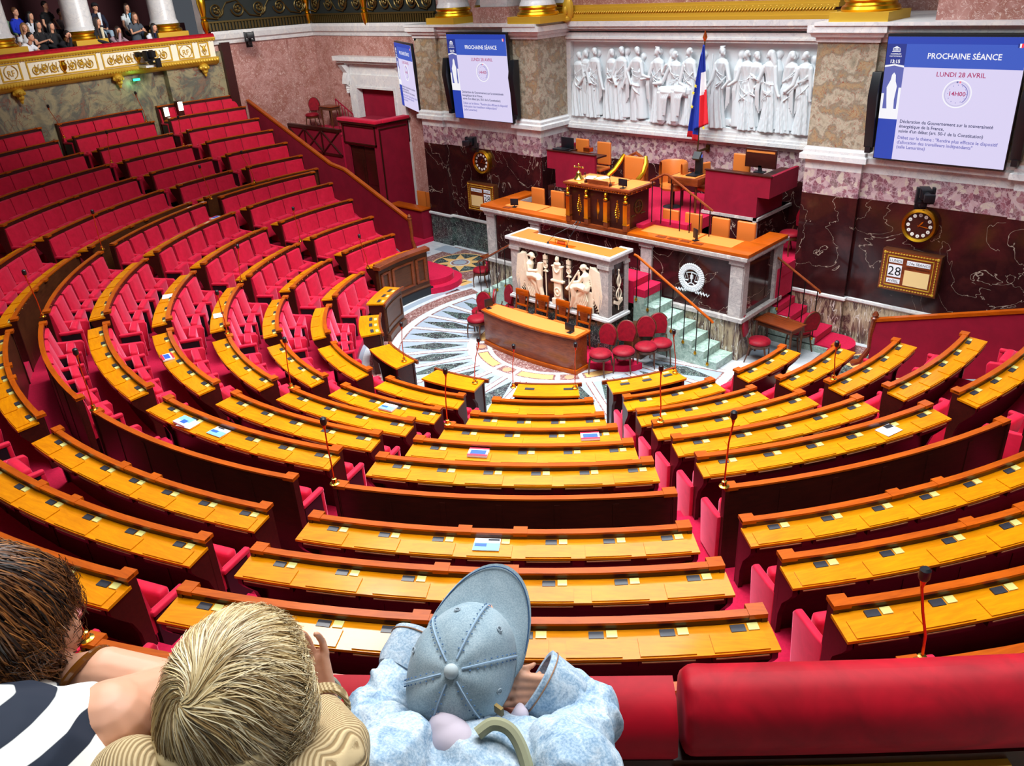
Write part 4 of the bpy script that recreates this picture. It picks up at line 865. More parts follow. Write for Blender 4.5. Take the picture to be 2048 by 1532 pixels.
# ---------------------------------------------------------------- relief frieze
class FatMB(MB):
    def tube(s, pts, r, n=8, mi=0, M=None):
        k = 1.3; return MB.tube(s, pts, [q*k for q in r] if isinstance(r, (list, tuple)) else r*1.15, n, mi, M)
    def ell(s, c, rad, n=12, mi=0, M=None, rot=None): return MB.ell(s, c, tuple(q*1.22 for q in rad), n, mi, M, rot)
t = thing('marble_relief', 'wide white marble relief of robed figures behind the flag', 'relief', (0, YW+.08, 4.02))
rnd = random.Random(3)
def figure(x, h, face, style, arm, d=0):
    """robed figure in high relief: one lofted body with pleats, drapery swags, arms, head and hair"""
    s = face; y = -.05-d; H = h; m = MB(); K = 44; seated = style == 'seated'
    prof = [(0, .215), (.1, .20), (.22, .185), (.36, .17), (.48, .155), (.56, .145), (.62, .115), (.68, .125), (.75, .15), (.80, .165), (.835, .13), (.86, .05), (.9, .045)]
    rings = []
    for f, w in prof:
        sway = .05*s*sin(f*3.6); pl = (.16 if f < .5 else .05 if f < .8 else 0)*(1 if style != 'nude' else .25)
        if style == 'nude': w = w*(.62 if f < .56 else .95)
        rings.append([(x+sway+w*(1+pl*sin(9*t+f*7+x))*cos(t)+(.05*s*(1-f) if f < .5 else 0), y+(w*.62)*(1+pl*1.6*sin(9*t+f*7+x))*sin(t), f*H) for t in [2*pi*k/K for k in range(K)]])
    m.loft(rings)
    if seated:
        limb(m, [(x,y-.04,H*.44),(x-s*.30,y-.10,H*.45)], [.15,.12]); limb(m, [(x-s*.30,y-.10,H*.44),(x-s*.30,y-.08,.08)], [.12,.11])
        for q in range(5): m.tube([(x-s*.05*q,y-.16,H*.5),(x-s*(.1+.05*q),y-.19,H*.36),(x-s*(.16+.04*q),y-.15,H*.12)], [.014,.022,.016], 6)
    # swags across the body
    for q in range(4):
        zz = H*rnd.uniform(.42,.72); sl = rnd.uniform(.05,.2)*rnd.choice((-1,1)); m.tube([(x-.15,y-.05,zz+sl),(x-.05,y-.118,zz+sl*.2-.03),(x+.06,y-.12,zz-sl*.35-.03),(x+.15,y-.05,zz-sl)], [.006,.013,.013,.006], 6)
    # mantle falling from the forward arm
    if style in ('robe', 'veil', 'helmet'):
        for q in range(4): m.tube([(x-s*(.17+.012*q),y-.07,H*.70),(x-s*(.20+.022*q),y-.08,H*.5),(x-s*(.17+.03*q),y-.05,H*(.22+.03*q))], [.018,.024,.012], 6)
    hx = x+.05*s*sin(.9*3.6)-s*.015
    m.ell((hx,y-.03,H*.932), (.062,.066,.084), 14); m.ell((hx-s*.045,y-.045,H*.905),(.03,.03,.03),8); m.ell((hx-s*.066,y-.05,H*.922),(.012,.012,.02),6)
    m.ell((hx+s*.02,y-.02,H*.955), (.072,.07,.066), 12); m.ell((hx+s*.078,y-.02,H*.935), (.036,.035,.034), 8)
    m.tube([(hx+s*.05+.02*cos(q),y-.05+.01*q,H*.96+.02*sin(q)) for q in range(5)], .014, 5)
    if style == 'helmet': m.tube([(hx+s*.09,y-.03,H*.93),(hx+s*.05,y-.03,H*.99),(hx-s*.05,y-.03,H*1.0)], [.02,.034,.016], 6)
    if style == 'veil': limb(m, [(hx+s*.04,y-.01,H*.95),(x+s*.1,y-.02,H*.84),(x+s*.15,y-.02,H*.62)], [.075,.06,.045])
    if style == 'nude': m.tube([(x-.10,y-.03,.04),(x-.10,y-.04,H*.25),(x-.03,y-.04,H*.5)], [.04,.058,.085], 10); m.tube([(x+.12,y-.02,.04),(x+.08,y-.03,H*.25),(x+.03,y-.03,H*.5)], [.04,.058,.085], 10)
    for (sd_, ex, ez, wx, wz) in arm:
        limb(m, [(x+sd_*.13,y-.03,H*.79),(x+ex,y-.08,H*ez),(x+wx,y-.12,H*wz)], [.055,.046,.032]); m.ell((x+wx*1.06,y-.12,H*wz),(.036,.03,.036),8)
    return m
figs = [(-3.25,1.55,-1,'robe',[(1,.2,.62,.05,.5)],0),(-3.05,1.6,-1,'veil',[(1,.25,.6,.32,.42)],-.03),(-2.72,1.66,-1,'robe',[(1,.22,.6,.34,.42),(-1,-.2,.65,-.1,.5)],.03),
 (-2.2,1.64,-1,'veil',[(1,.16,.6,-.05,.58)],.0),(-1.88,1.70,-1,'robe',[(1,.18,.58,.1,.45),(-1,-.22,.6,-.1,.48)],.03),(-1.42,1.70,-1,'nude',[(1,.22,.62,.42,.6),(-1,-.24,.66,-.1,.5)],.02),
 (-.82,1.68,1,'helmet',[(-1,-.2,.6,-.38,.58),(1,.2,.66,.3,.78)],.02),(-.32,1.62,1,'seated',[(-1,-.3,.56,-.5,.55)],.03),(.08,1.70,1,'seated',[(1,.24,.6,.34,.7),(-1,-.2,.55,.0,.5)],.05),
 (.92,1.72,-1,'helmet',[(1,.25,.6,.1,.5),(-1,-.2,.6,-.3,.5)],.03),(1.52,1.66,1,'robe',[(-1,-.2,.62,-.35,.56)],.0),(1.75,1.64,-1,'robe',[(1,.18,.62,.05,.55)],-.02),(2.1,1.68,1,'veil',[(-1,-.22,.62,-.3,.66),(1,.2,.58,.3,.45)],.03),
 (2.58,1.66,-1,'veil',[(1,.2,.6,.02,.5)],.0),(2.9,1.66,1,'robe',[(1,.2,.58,.22,.42),(-1,-.2,.6,-.35,.52)],.03),(3.28,1.66,-1,'robe',[(-1,-.15,.6,.05,.5)],.0)]
for f in figs:
    fuse(figure(f[0], f[1]*1.03, f[2], f[3], f[4], f[5]+.01), 'carved_figure', M_['stat'], t, .0105, 1)
m = MB(); m.box(-.75, .5, -.10, .03, 0, .16); m.box(-.3, .55, -.12, .03, .14, .5); m.cyl((-.6,-.06,.2),(-.2,-.06,.75),.03); m.box(.85,1.2,-.08,.02,.05,.2); m.ell((1.25,-.06,.12),(.09,.06,.1)); m.cyl((.62,-.08,.3),(.66,-.08,1.6),.018); m.box(-3.45,3.45,-.07,.03,-.03,.03)
m.build('carved_base', M_['stat'], t, bevel=.01)
rr = random.Random(5)
for k in range(15):
    x = -3.1+.44*k+rr.uniform(-.05,.05); m = MB(); hz = rr.uniform(1.45,1.6)
    m.ell((x,-.0,hz),(.08,.06,.1),10); m.ell((x+.02,.02,hz+.03),(.1,.06,.09),10); m.tube([(x,0,hz-.08),(x,0,hz-.3),(x,0,.8),(x+.05,0,.05)],[.05,.15,.14,.18],10)
    for q in range(4): m.tube([(x-.14,-.03,1.1-.2*q),(x,-.09,.95-.2*q),(x+.16,-.03,1.05-.2*q+rr.uniform(-.1,.1))],.022,5)
    fuse(m, 'background_figure', M_['stat'], t, .02, 2)
# ---------------------------------------------------------------- flag
t = thing('flag_on_pole', 'French tricolour on a pole in front of the marble relief', 'flag', (.68, 4.3, 0))
m = MB(); m.tube([(-.02,0,3.42),(0,0,4.6),(.03,0,5.95)], .016, 8); m.box(-.04,.02,0,.46,3.5,3.54); m.box(-.06,.04,.42,.46,3.44,3.6); m.build('pole', M_['bronze'], t)
m = MB(); m.lathe([(0,0),(.02,.0),(.06,.08),(0,.24)], (.03,0,5.93), 6); m.build('finial', M_['copper'], t)
def cloth(x0t, x1t, x0b, x1b, zt, zb, ph, splits, name):
    nu, nv = 24, 40
    vs = []; fs = []; mi = []
    for j in range(nv+1):
        v = j/nv
        for i in range(nu+1):
            u = i/nu; a = x0t+(x1t-x0t)*u; b = x0b+(x1b-x0b)*u; x = a+(b-a)*v**.8
            zz = zt+(zb[0]*(1-u)+zb[1]*u-zt)*v
            vs.append((x, -.06+.05*(.25+v)*sin(u*11+ph+v*1.5)+.02*sin(u*23+ph), zz))
    for j in range(nv):
        for i in range(nu):
            n0 = j*(nu+1)+i; fs.append((n0,n0+1,n0+nu+2,n0+nu+1)); mi.append(splits((i+.5)/nu, (j+.5)/nv))
    m = MB(); m.v = vs; m.f = fs; m.m = mi
    o = m.build(name, [mat('flag_blue', (24,52,160), .7), mat('flag_white', (232,232,236), .7), mat('flag_red', (214,30,44), .7), mat('star_yellow', (240,210,40), .7)], t, smooth=80)
    md = o.modifiers.new('s', 'SOLIDIFY'); md.thickness = .006; return o
cloth(.02, .06, -.16, .28, 5.86, (4.0, 4.18), 0, lambda u, v: 0 if (v < .32 or u < .42-.0*v) else 1 if v+u*.12 < .66 else 2, 'tricolour_cloth')
cloth(.0, .03, -.26, -.02, 5.7, (3.88, 3.75), 2, lambda u, v: 2 if v > .93 else 0, 'blue_star_cloth')
m = MB()
for (x, z) in ((-.06, 5.0), (-.13, 4.55), (.2, 4.1), (-.11,4.85)): m.prism([((.045 if q % 2 == 0 else .018)*sin(q*pi/5)+x, (.045 if q % 2 == 0 else .018)*cos(q*pi/5)+z) for q in range(10)], -.16, -.15, 'y')
m.build('star', mat('star_gold', (240,212,40), .6), t)
# ---------------------------------------------------------------- big screens
EM = 0.9
s_bg = mat('screen_lavender', (40,40,44), .6, emit=(226,218,252), es=EM); s_hd = mat('screen_header_blue', (20,26,50), .6, emit=(56,92,198), es=EM)
s_dk = mat('screen_dark_blue', (20,26,50), .6, emit=(24,46,136), es=EM); s_md = mat('screen_side_blue', (20,26,50), .6, emit=(30,66,180), es=EM); s_w = mat('screen_white', (60,60,64), .6, emit=(250,250,255), es=EM)
s_pk = mat('screen_pink_text', (20,10,14), .6, emit=(180,52,108), es=EM); s_tx = mat('screen_navy_text', (10,12,20), .6, emit=(48,60,112), es=EM*.8); s_vt = mat('screen_violet_text', (14,14,26), .6, emit=(112,112,190), es=EM)
s_rd = mat('screen_red', (220,40,50), .6, emit=(220,40,50), es=EM); s_gy = mat('screen_pale_ring', (40,40,44), .6, emit=(198,194,226), es=EM); s_pb = mat('screen_photo_blue', (20,26,50), .6, emit=(96,104,180), es=EM)
def bigscreen(label, loc, rz, tilt, w=2.2, h=2.18):
    t = thing('wall_screen', label, 'screen', loc, rz, None, (tilt, 0, rz))
    m = MB(); m.box(-w/2-.02, w/2+.02, .012, .1, -.02, h+.045); m.build('casing', M_['black'], t, bevel=.01)
    def q(x0, x1, z0, z1, mm, d, name):
        m = MB(); m.box(-w/2+x0*w, -w/2+x1*w, -d*.002, .01, z0*h, z1*h); return m.build(name, mm, t, smooth=0)
    q(0, 1, 0, 1, s_bg, 1, 'picture'); q(0, 1, .93, 1, s_md, 2, 'header_band'); q(.15, 1, .765, .945, s_hd, 3, 'header_band'); q(0, .15, .78, .945, s_dk, 3, 'clock_corner'); q(0, .15, 0, .34, s_md, 2, 'side_band')
    q(0, .15, .42, .78, s_pb, 2, 'statue_picture'); q(0, .15, .34, .40, s_w, 2, 'statue_base')
    m = MB(); X = lambda a: -w/2+a*w
    m.prism([(X(.055), .42*h), (X(.045), .50*h), (X(.035),.60*h), (X(.06),.66*h), (X(.065), .70*h), (X(.08), .72*h), (X(.095), .70*h), (X(.10), .65*h), (X(.115), .61*h), (X(.105), .50*h), (X(.11), .42*h)], -.006, -.004, 'y'); m.box(X(.0), X(.15), -.006, -.004, .395*h, .425*h); m.prism([(X(0), .775*h), (X(.075), .79*h+.0), (X(.15), .775*h), (X(.15), .76*h), (X(.075), .775*h), (X(0), .76*h)], -.006, -.004, 'y')
    m.box(X(.0), X(.02), -.006, -.004, .42*h, .55*h); m.box(X(.13), X(.15), -.006, -.004, .42*h, .6*h); m.build('statue_figure', s_w, t, smooth=0)
    def tx(s, x, z, size, mm, name='lettering', al='LEFT', sx=1, bold=.0012):
        vs, fs = textmesh(s, size, al, bold=bold); m = MB(); m.add([(X(x)+a*sx, -.009, z*h+b) for a, b, c in vs], fs); m.build(name, mm, t, smooth=0)
    tx('PROCHAINE SÉANCE', .58, .835, .135, s_w, 'title_text', 'CENTER', .93, .002)
    tx('LUNDI 28 AVRIL', .58, .70, .112, s_pk, 'date_text', 'CENTER', 1)
    tx('14H00', .575, .555, .105, s_pk, 'time_text', 'CENTER')
    tx('13:15', .075, .795, .082, s_w, 'clock_text', 'CENTER', 1, .003); tx('ASSEMBLÉE', .075, .862, .032, s_w, 'logo_text', 'CENTER', 1.2, .0004); tx('NATIONALE', .075, .844, .032, s_w, 'logo_text', 'CENTER', 1.2, .0004)
    m = MB(); m.prism([(X(.045), .912*h), (X(.075), .928*h), (X(.105), .912*h)], -.009, -.008, 'y')
    for k in range(6): m.box(X(.048+.0105*k), X(.053+.0105*k), -.009, -.008, .888*h, .910*h)
    m.box(X(.043), X(.107), -.009, -.008, .883*h, .888*h); m.build('temple_logo', s_w, t, smooth=0)
    for k, (s, mm, z) in enumerate((('Déclaration du Gouvernement sur la souveraineté', s_tx, .315), ('énergétique de la France,', s_tx, .275), ("suivie d'un débat (art. 50-1 de la Constitution)", s_tx, .235), ('Débat sur le thème : "Rendre plus efficace le dispositif', s_vt, .18), ("d'allocation des travailleurs indépendants\"", s_vt, .14), ('(salle Lamartine)', s_vt, .10))):
        tx(s, .175, z, .083, mm, 'body_text', 'LEFT', .93)
    for rr, mm, ww in ((.2, s_gy, .006), (.23, s_w, .01)):
        m = MB(); m.tube([(X(.575)+rr*cos(a*pi/20), -.006, .57*h+rr*sin(a*pi/20)) for a in range(41)], ww, 5); m.build('dial_ring', mm, t)
    m = MB()
    for k in range(12): m.box(X(.575)-.005+.15*cos(k*pi/6), X(.575)+.005+.15*cos(k*pi/6), -.007, -.004, .57*h-.006+.15*sin(k*pi/6), .57*h+.006+.15*sin(k*pi/6))
    m.tube([(X(.575)+.17*cos(a*pi/20), -.006, .57*h+.17*sin(a*pi/20)) for a in range(-6, 9)], .006, 4); m.build('dial_ticks', s_vt, t)
    for k, mm in enumerate((s_dk, s_w, s_rd)):
        q(.935+.012*k, .947+.012*k, .925, .955, mm, 5, 'corner_flag'); 
    for k, mm in enumerate((s_dk, s_rd)): m = MB(); m.box(X(.56+.02*k), X(.572+.02*k), -.008, -.004, .655*h, .668*h); m.build('dial_flag', mm, t)
    return t
bigscreen('large wall screen announcing PROCHAINE SÉANCE at right of the relief', (6.18, 3.43, 3.97), 0, R(3), 2.25, 2.16)
bigscreen('wall screen announcing PROCHAINE SÉANCE left of the marble relief', (-5.58, 3.43, 3.95), 0, R(3))
bigscreen('sideways screen seen edge-on left of the left pier', (-9.35, 4.02, 3.95), -26*DEG, R(2), 2.0, 1.85)
def speaker(label, x):
    t = thing('column_speaker', label, 'speaker', (x, 3.40, 4.1), 0, 'narrow black wall speakers')
    m = MB(); m.prism([(0,.05),(-.14,1.0),(-.06,1.42),(.12,1.42),(.12,.05)], -.085, .085, 'x'); m.build('cabinet', M_['black'], t, bevel=.012)
    m = MB(); m.box(-.05,.05,-.02,.15,-.05,.06); m.build('bracket', M_['black'], t)
for x, lab in ((-6.85, 'black column speaker left of the left screen'), (-4.32, 'black column speaker right of the left screen'), (4.93, 'black column speaker left of the big right screen'), (7.46, 'black column speaker right of the big right screen')): speaker(lab, x)
# ---------------------------------------------------------------- clocks and date boards
wdisc = mat('clock_enamel', (236,236,230), .3)
def clock(label, x, z):
    t = thing('wall_clock', label, 'clock', (x, YP+.1, z), 0)
    m = MB(); Mx = Matrix.Rotation(pi/2, 4, 'X'); m.lathe([(0,0),(.32,0),(.33,.12),(.31,.16),(.265,.14),(.255,.1),(0,.1)], n=40, M=Mx); m.build('gilt_case', M_['gold'], t)
    m = MB(); m.lathe([(0,.0),(.258,.0),(.258,.115),(0,.115)], n=36, M=Mx); m.build('dark_dial', M_['dark'], t)
    for k in range(12):
        a = k*pi/6; m = MB(); m.lathe([(0,.0),(.034,0),(.034,.006),(0,.008)], n=14, M=Matrix.Translation((.205*sin(a), -.115, .205*cos(a))) @ Mx)
        nd = m.build('numeral_disc', wdisc, t)
        vs, fs = textmesh(str(k or 12), .04); m = MB(); m.add([(.205*sin(a)+p[0], -.125, .205*cos(a)+p[1]-.014) for p in vs], fs); m.build('numeral', M_['black'], nd, smooth=0)
    for an, L, w_ in ((R(37), .12, .014), (R(97), .19, .01)):
        m = MB(); m.prism([(-w_*.5,-.03),(w_*.5,-.03),(w_,L*.7),(0,L),(-w_,L*.7)], -.134, -.128, 'y', M=Matrix.Rotation(an, 4, 'Y')); m.build('clock_hand', M_['gold'], t)
clock('round gilt wall clock under the left screen', -5.92, 2.74); clock('round gilt wall clock under the big right screen', 6.05, 2.74)
def board(label, x, z, flip):
    t = thing('date_board', label, 'board', (x, YP-.01, z), 0)
    w, h = .56, .42
    m = MB(); m.box(-w,w,-.07,.11,-h,h); m.build('case', M_['walnut'], t, bevel=.01)
    m = MB(); m.box(-w*.97, w*.97, -.075, -.06, -h*.95, h*.95); m.build('board_face', M_['mid'], t)
    m = MB()
    for s in (-1, 1):
        for k in range(18): m.ell((-.46+.054*k, -.08, s*.36), (.024,.012,.015), 6)
        for k in range(12): m.ell((s*.5, -.08, -.3+.054*k), (.015,.012,.024), 6)
        for q in (-1, 1): m.ell((s*.5,-.08,q*.36),(.03,.015,.03),8)
    for a, b, c, d in ((-.44,.44,.29,.31),(-.44,.44,-.31,-.29),(-.44,-.425,-.3,.3),(.425,.44,-.3,.3)): m.box(a,b,-.085,-.07,c,d)
    m.build('gilt_border', M_['goldp'], t)
    f = -1 if flip else 1
    def lab_(x0, x1, z0, z1, s, size, mm=M_['paper']):
        a, b = sorted((f*x0, f*x1)); m = MB(); m.box(a, b, -.082, -.07, z0, z1); m.build('card', mm, t)
        if s: vs, fs = textmesh(s, size); m = MB(); m.add([((a+b)/2+p[0], -.084, (z0+z1)/2-size*.35+p[1]) for p in vs], fs); m.build('lettering', M_['black'], t, smooth=0)
    lab_(-.40,-.14,.17,.26,'LUNDI',.08); lab_(-.40,-.14,-.12,.13,'28',.26); lab_(-.40,-.14,-.25,-.16,'AVRIL',.08); lab_(-.06,.38,.16,.25,'174e SÉANCE',.075); lab_(-.08,.39,-.26,.05,'',.1,mat('blank_cream_panel', (232,200,140), .5))
    vs, fs = textmesh('DÉBUT DE SÉANCE', .05); m = MB(); m.add([(f*.16+p[0], -.08, .09+p[1]) for p in vs], fs); m.build('carved_lettering', M_['dark'], t, smooth=0)
board('gilt framed date board reading 28 AVRIL on the right pier', 6.03, 1.79, False); board('gilt framed date board reading 28 on the left pier', -5.98, 1.72, True)
# ---------------------------------------------------------------- television cameras
def tvcam(label, loc, rz, up=1):
    t = thing('robotic_camera', label, 'camera', loc, rz, 'black robotic cameras')
    m = MB(); m.box(-.05,.05,-.02,.3,-.12,-.06); m.box(-.1,.1,.26,.32,-.2,.05); m.build('bracket', M_['black'], t, bevel=.01)
    m = MB(); m.box(-.05,.05,-.06,.08,-.08,.1); m.box(-.16,-.11,-.06,.07,.0,.28); m.box(.11,.16,-.06,.07,.0,.28); m.box(-.16,.16,-.06,.08,-.02,.05); m.build('pan_head', M_['black'], t, bevel=.012)
    m = MB(); m.box(-.09,.09,-.14,.2,.08,.26); m.cyl((0,-.14,.17),(0,-.34,.17),.06,.07,12); m.box(-.09,.09,-.42,-.33,.1,.24); m.build('camera_body', M_['black'], t, bevel=.012)
tvcam('black robotic camera above the right clock', (6.16, 3.25, 3.28), .5); tvcam('black robotic camera above the left clock', (-5.95, 3.25, 3.22), .4)
tvcam('black camera clamped on the scroll grille above the rose marble', (-14.75, 2.1, 6.0), 1.2); tvcam('black camera on a white tray at the gallery front', P(14.98, -85.2*DEG, 5.75), -1.1)
m = MB(); m.box(-.35,.25,-.25,.1,0,.06); tag(m.build('camera_tray', M_['white'], loc=P(15.1, -85.4*DEG, 5.56)), 'white tray under the gallery camera', 'tray')
# ---------------------------------------------------------------- gooseneck microphones on the benches
def hallmic(label, loc, lean=(0,0), h=.62, rz=0):
    t = thing('bench_microphone', label, 'microphone', loc, rz, 'gooseneck microphones on the benches')
    m = MB(); m.lathe([(0,0),(.055,0),(.055,.012),(.03,.02),(.028,.07),(.012,.075),(0,.075)], n=14); m.build('brass_base', M_['brass'], t)
    lx, ly = lean; m = MB(); m.tube([(0,0,.07),(lx*.1,ly*.1,h*.4),(lx*.5-.01,ly*.5,h*.7),(lx,ly,h)], .009, 6); m.lathe([(0,0),(.01,0),(.022,.06),(.018,.08),(0,.08)], (lx,ly,h), 10); st = m.build('copper_stem', M_['copper'], t)
    m = MB(); m.lathe([(0,0),(.026,.0),(.036,.02),(.034,.075),(.02,.09),(0,.09)], (lx,ly,h+.06), 12); m.build('foam_head', M_['black'], st)
def px_to(x, y, z):
    d = _r*((x-1024)/1620.288)-_u*((y-766)/1620.288)+_F; tt = (z-CAM.z)/d.z; return CAM+d*tt
def where(a):
    a = a/DEG; k = int((a/24.24)//1); return BLK[max(-4, min(3, k))]
ZT = {0: (4.2, .955)}; ZT.update({j: (v[0], v[1]) for j, v in ROW.items()})
MICS = [(670,968,648,850),(1447,972,1467,838),(898,845,891,748),(1317,838,1322,742),(1662,757,1673,693),(583,775,570,685),(188,820,153,710),(80,635,50,550),(203,499,186,428),(455,667,435,590),(481,563,476,497),(600,483,587,421),
 (731,536,719,476),(497,363,483.6,308),(418,398,400,337),(228,326,214,268),(369,292,357,238),(119,276,97,216),(283,243,271.5,189),(818,719,803,653),(959.6,757,957,684),(1031.5,766,1027.5,698),(1148.7,766,1151,694.6),(1342,740,1347.6,668.5),(1835,1322,1847,1160),(163,1290,118,1180)]
seen = {}
for bx, by, hx, hy in MICS:
    best = None
    for j, (r, z) in ZT.items():
        q = px_to(bx, by, z); e = abs(hypot(q.x, q.y)-r)
        if best is None or e < best[0]: best = (e, j, q, r, z)
    e, j, q, r, z = best; a = atan2(q.x, -q.y); q = P(r, a, z+.003)
    # height found so that the head meets the photographed spot without leaning more than a hand's breadth
    h = None
    for hh in [x*.01 for x in range(35, 100)]:
        w_ = px_to(hx, hy, z+hh); dd = hypot(w_.x-q.x, w_.y-q.y)
        if h is None or dd < h[0]: h = (dd, hh, w_)
    dd, hh, w_ = h
    rn = 'front desk' if j == 0 else ('high-backed '+RWN[j] if j == 6 else RWN[j])
    lab = f'copper gooseneck microphone on the {rn}, {where(a)}'
    k_ = lab
    if k_ in seen: lab = lab.replace('copper', 'right-hand copper'); 
    seen[k_] = 1
    hallmic(lab, q, (w_.x-q.x, w_.y-q.y), hh-.06)
# benches right under the ledge that only show their tips
for k in (0, 1, 2):
    j = 11; a = hw_of(k, j); c = ctr(k, j)
    key = (j, 'near')
    lab = f'curved bench back nearest the velvet ledge, {BLK[k]}'
    if key in bproto: dup(bproto[key], P(ROW[j][0], c, 0), c, lab)
    else: bproto[key] = bench(j, a, 9, (), lab, 'curved benches of the half circle', c, True)
    seat_row(j, k, 9, a-.03/ROW[j][0], c, prot, (0, 8))
# ---------------------------------------------------------------- papers and books on the desks
def paper(label, x, y, z, rz, kind, w=.21, h=.297):
    t = thing('document', label, 'paper', (x, y, z), rz, None)
    if kind == 'sheet': m = MB(); m.box(-w/2,w/2,-h/2,h/2,0,.004); m.build('sheet', M_['paper'], t); return
    m = MB(); m.box(-w/2,w/2,-h/2,h/2,0,.03 if kind != 'pamphlet' else .008); m.build('pages', M_['paper'], t, bevel=.003)
    zt = .031 if kind != 'pamphlet' else .009
    if kind in ('red', 'redblue'):
        m = MB(); m.box(-w/2,w/2,-h/2,-h*.3,zt-.002,zt+.001); m.box(-w/2,w/2,h*.32,h/2,zt-.002,zt+.001); m.build('red_band', M_['redcover'], t)
        m = MB(); m.box(-w*.38,w*.4,-h*.28,h*.2,zt-.002,zt+.002); m.build('blue_panel', M_['bluebook'], t)
    elif kind == 'blue':
        m = MB(); m.box(-w*.48,w*.48,-h*.1,h*.48,zt-.002,zt+.001); m.build('blue_band', M_['paperb'], t); m = MB(); m.box(-w*.1,w*.3,-h*.3,h*.1,zt-.001,zt+.002); m.build('dark_blue_panel', M_['bluebook'], t)
    else:
        m = MB(); m.box(-w*.5,w*.5,-h*.5,h*.1,zt-.002,zt+.001); m.build('pale_blue_cover', M_['paperb'], t); m = MB(); m.box(-w*.45,w*.0,-h*.2,h*.05,zt,zt+.002); m.build('blue_square', M_['bluebook'], t)
def onrow(j, a, off, kind, label, extra=0, w=.21, h=.297):
    r, z, zf = ROW[j]; q = P(r+off, a*DEG, z-.072+.004); paper(label, q.x, q.y, q.z, (a+extra)*DEG, kind, w, h)
PP = [(3,'red',1180,875,'red and blue booklet on the third desk of the centre block'),(4,'red',957,909,'red and blue booklet on the fourth desk of the centre block'),(8,'pamphlet',975,1087,'pale blue pamphlet stack on the cross-aisle desk, centre block'),
 (2,'book',777,818,'thick pale blue book on the second desk left of centre'),(5,'blue',370,847,'pale blue booklet lying on papers, block left of centre'),(5,'pamphlet',438,866,'blue and white leaflet lying alone, block left of centre'),(5,'sheet',362,857,'loose white sheets under a blue booklet, block left of centre'),
 (5,'sheet',1777,862,'blank white sheet on the fifth desk right of centre'),(4,'red',226,746,'red and blue booklet on a left-hand desk'),(4,'sheet',335,594,'folded newspaper on the fourth desk of the third block'),(3,'sheet',437,632,'white sheet on the third desk of the third block'),(5,'red',430,438,'small red booklet on the fifth bench of the second block')]
for j, kind, x, y, lab in PP:
    z = ROW[j][1]-.085; q = px_to(x, y, z); a = atan2(q.x, -q.y); rr = min(max(hypot(q.x, q.y), ROW[j][0]+.13), ROW[j][0]+.2)
    v = P(rr, a, ROW[j][1]-.073+(.006 if kind in ('red','blue') and j == 5 else 0)); paper(lab, v.x, v.y, v.z, a+(.15 if kind == 'sheet' else 0), kind, .26, .19)
# ---------------------------------------------------------------- loose chairs on the floor
def velvet_chair(label, loc, rz, group='velvet chairs on the mosaic floor'):
    t = thing('upholstered_chair', label, 'chair', loc, rz, group)        # faces local -y
    m = MB(); m.lathe([(0,.40),(.20,.40),(.235,.43),(.235,.46),(.2,.50),(.1,.515),(0,.52)], (0,-.02,0), 20); m.build('seat', M_['velvetc'], t, smooth=60)
    m = MB(); m.lathe([(0,.35),(.22,.35),(.23,.41),(0,.41)], (0,-.02,0), 20); m.build('seat_frame', M_['walnut'], t)
    def outline(s, y): return [((.16+.03*sin(min(1, k/5)*pi/2))*0+s*.2*cos(pi*(k)/14)*1.0, y, .74+.25*sin(pi*k/14)) for k in range(15)]+[(-s*.15, y, .56), (s*.15, y, .56)]
    Mt = Matrix.Translation((0,.2,0)) @ Matrix.Rotation(-.14, 4, 'X') @ Matrix.Translation((0,-.0,0))
    m = MB(); m.loft([outline(1.0,.02), outline(1.0,-.01), outline(.93,-.035)], M=Mt); m.build('backrest', M_['velvetc'], t, smooth=40)
    m = MB(); m.tube([Mt @ Vector(p) for p in outline(1.06, .015)+outline(1.06, .015)[:1]], .016, 6); m.build('back_frame', M_['walnut'], t)
    for sx in (-1, 1):
        for sy in (-1, 1):
            m = MB(); m.tube([(sx*.16,-.02+sy*.15,.36),(sx*.17,-.02+sy*.18,.2),(sx*.18,-.02+sy*(.17 if sy < 0 else .24),0)], [.022,.016,.013], 6); m.build('leg', M_['walnut'], t)
    for sx in (-1, 1): m = MB(); m.tube([(sx*.15,.14,.4),(sx*.15,.19,.56)], .016, 6); m.build('back_post', M_['walnut'], t)
    return t
velvet_chair('red velvet chair closest to the right end of the reporters desk', (1.68,-.78,0), .15)
velvet_chair('second red velvet chair from the reporters desk', (1.98,-.40,0), .45)
velvet_chair('third red velvet chair from the reporters desk', (2.22,.05,0), .62)
velvet_chair('red velvet chair of the row nearest the green steps', (2.36,.38,0), .78)
velvet_chair('red velvet chair at the left of the small side table', (3.92,1.62,0), pi/2+.25)
velvet_chair('dark red chair in front of the red steps behind the side table', (4.35,2.62,0), -2.0)
velvet_chair('front red velvet chair left of the reporters desk', (-1.75,-.95,0), .2)
velvet_chair('second red velvet chair left of the reporters desk', (-2.0,-.55,0), -.9)
velvet_chair('red velvet chair with dark back beside the left green steps', (-1.75,-.25,0), -.3)
velvet_chair('red velvet chair against the tribune left corner', (-1.55,.1,0), -.1)
velvet_chair('red chair under the small table at the left rostrum corner', (-4.1,1.55,0), -1.2)
velvet_chair('dark red chair on the platform beside the right pier', (3.35,3.9,1.62), -.4)
velvet_chair('red chair on the upper left landing by the rose marble wall', (-14.6,3.9,3.0), .6)
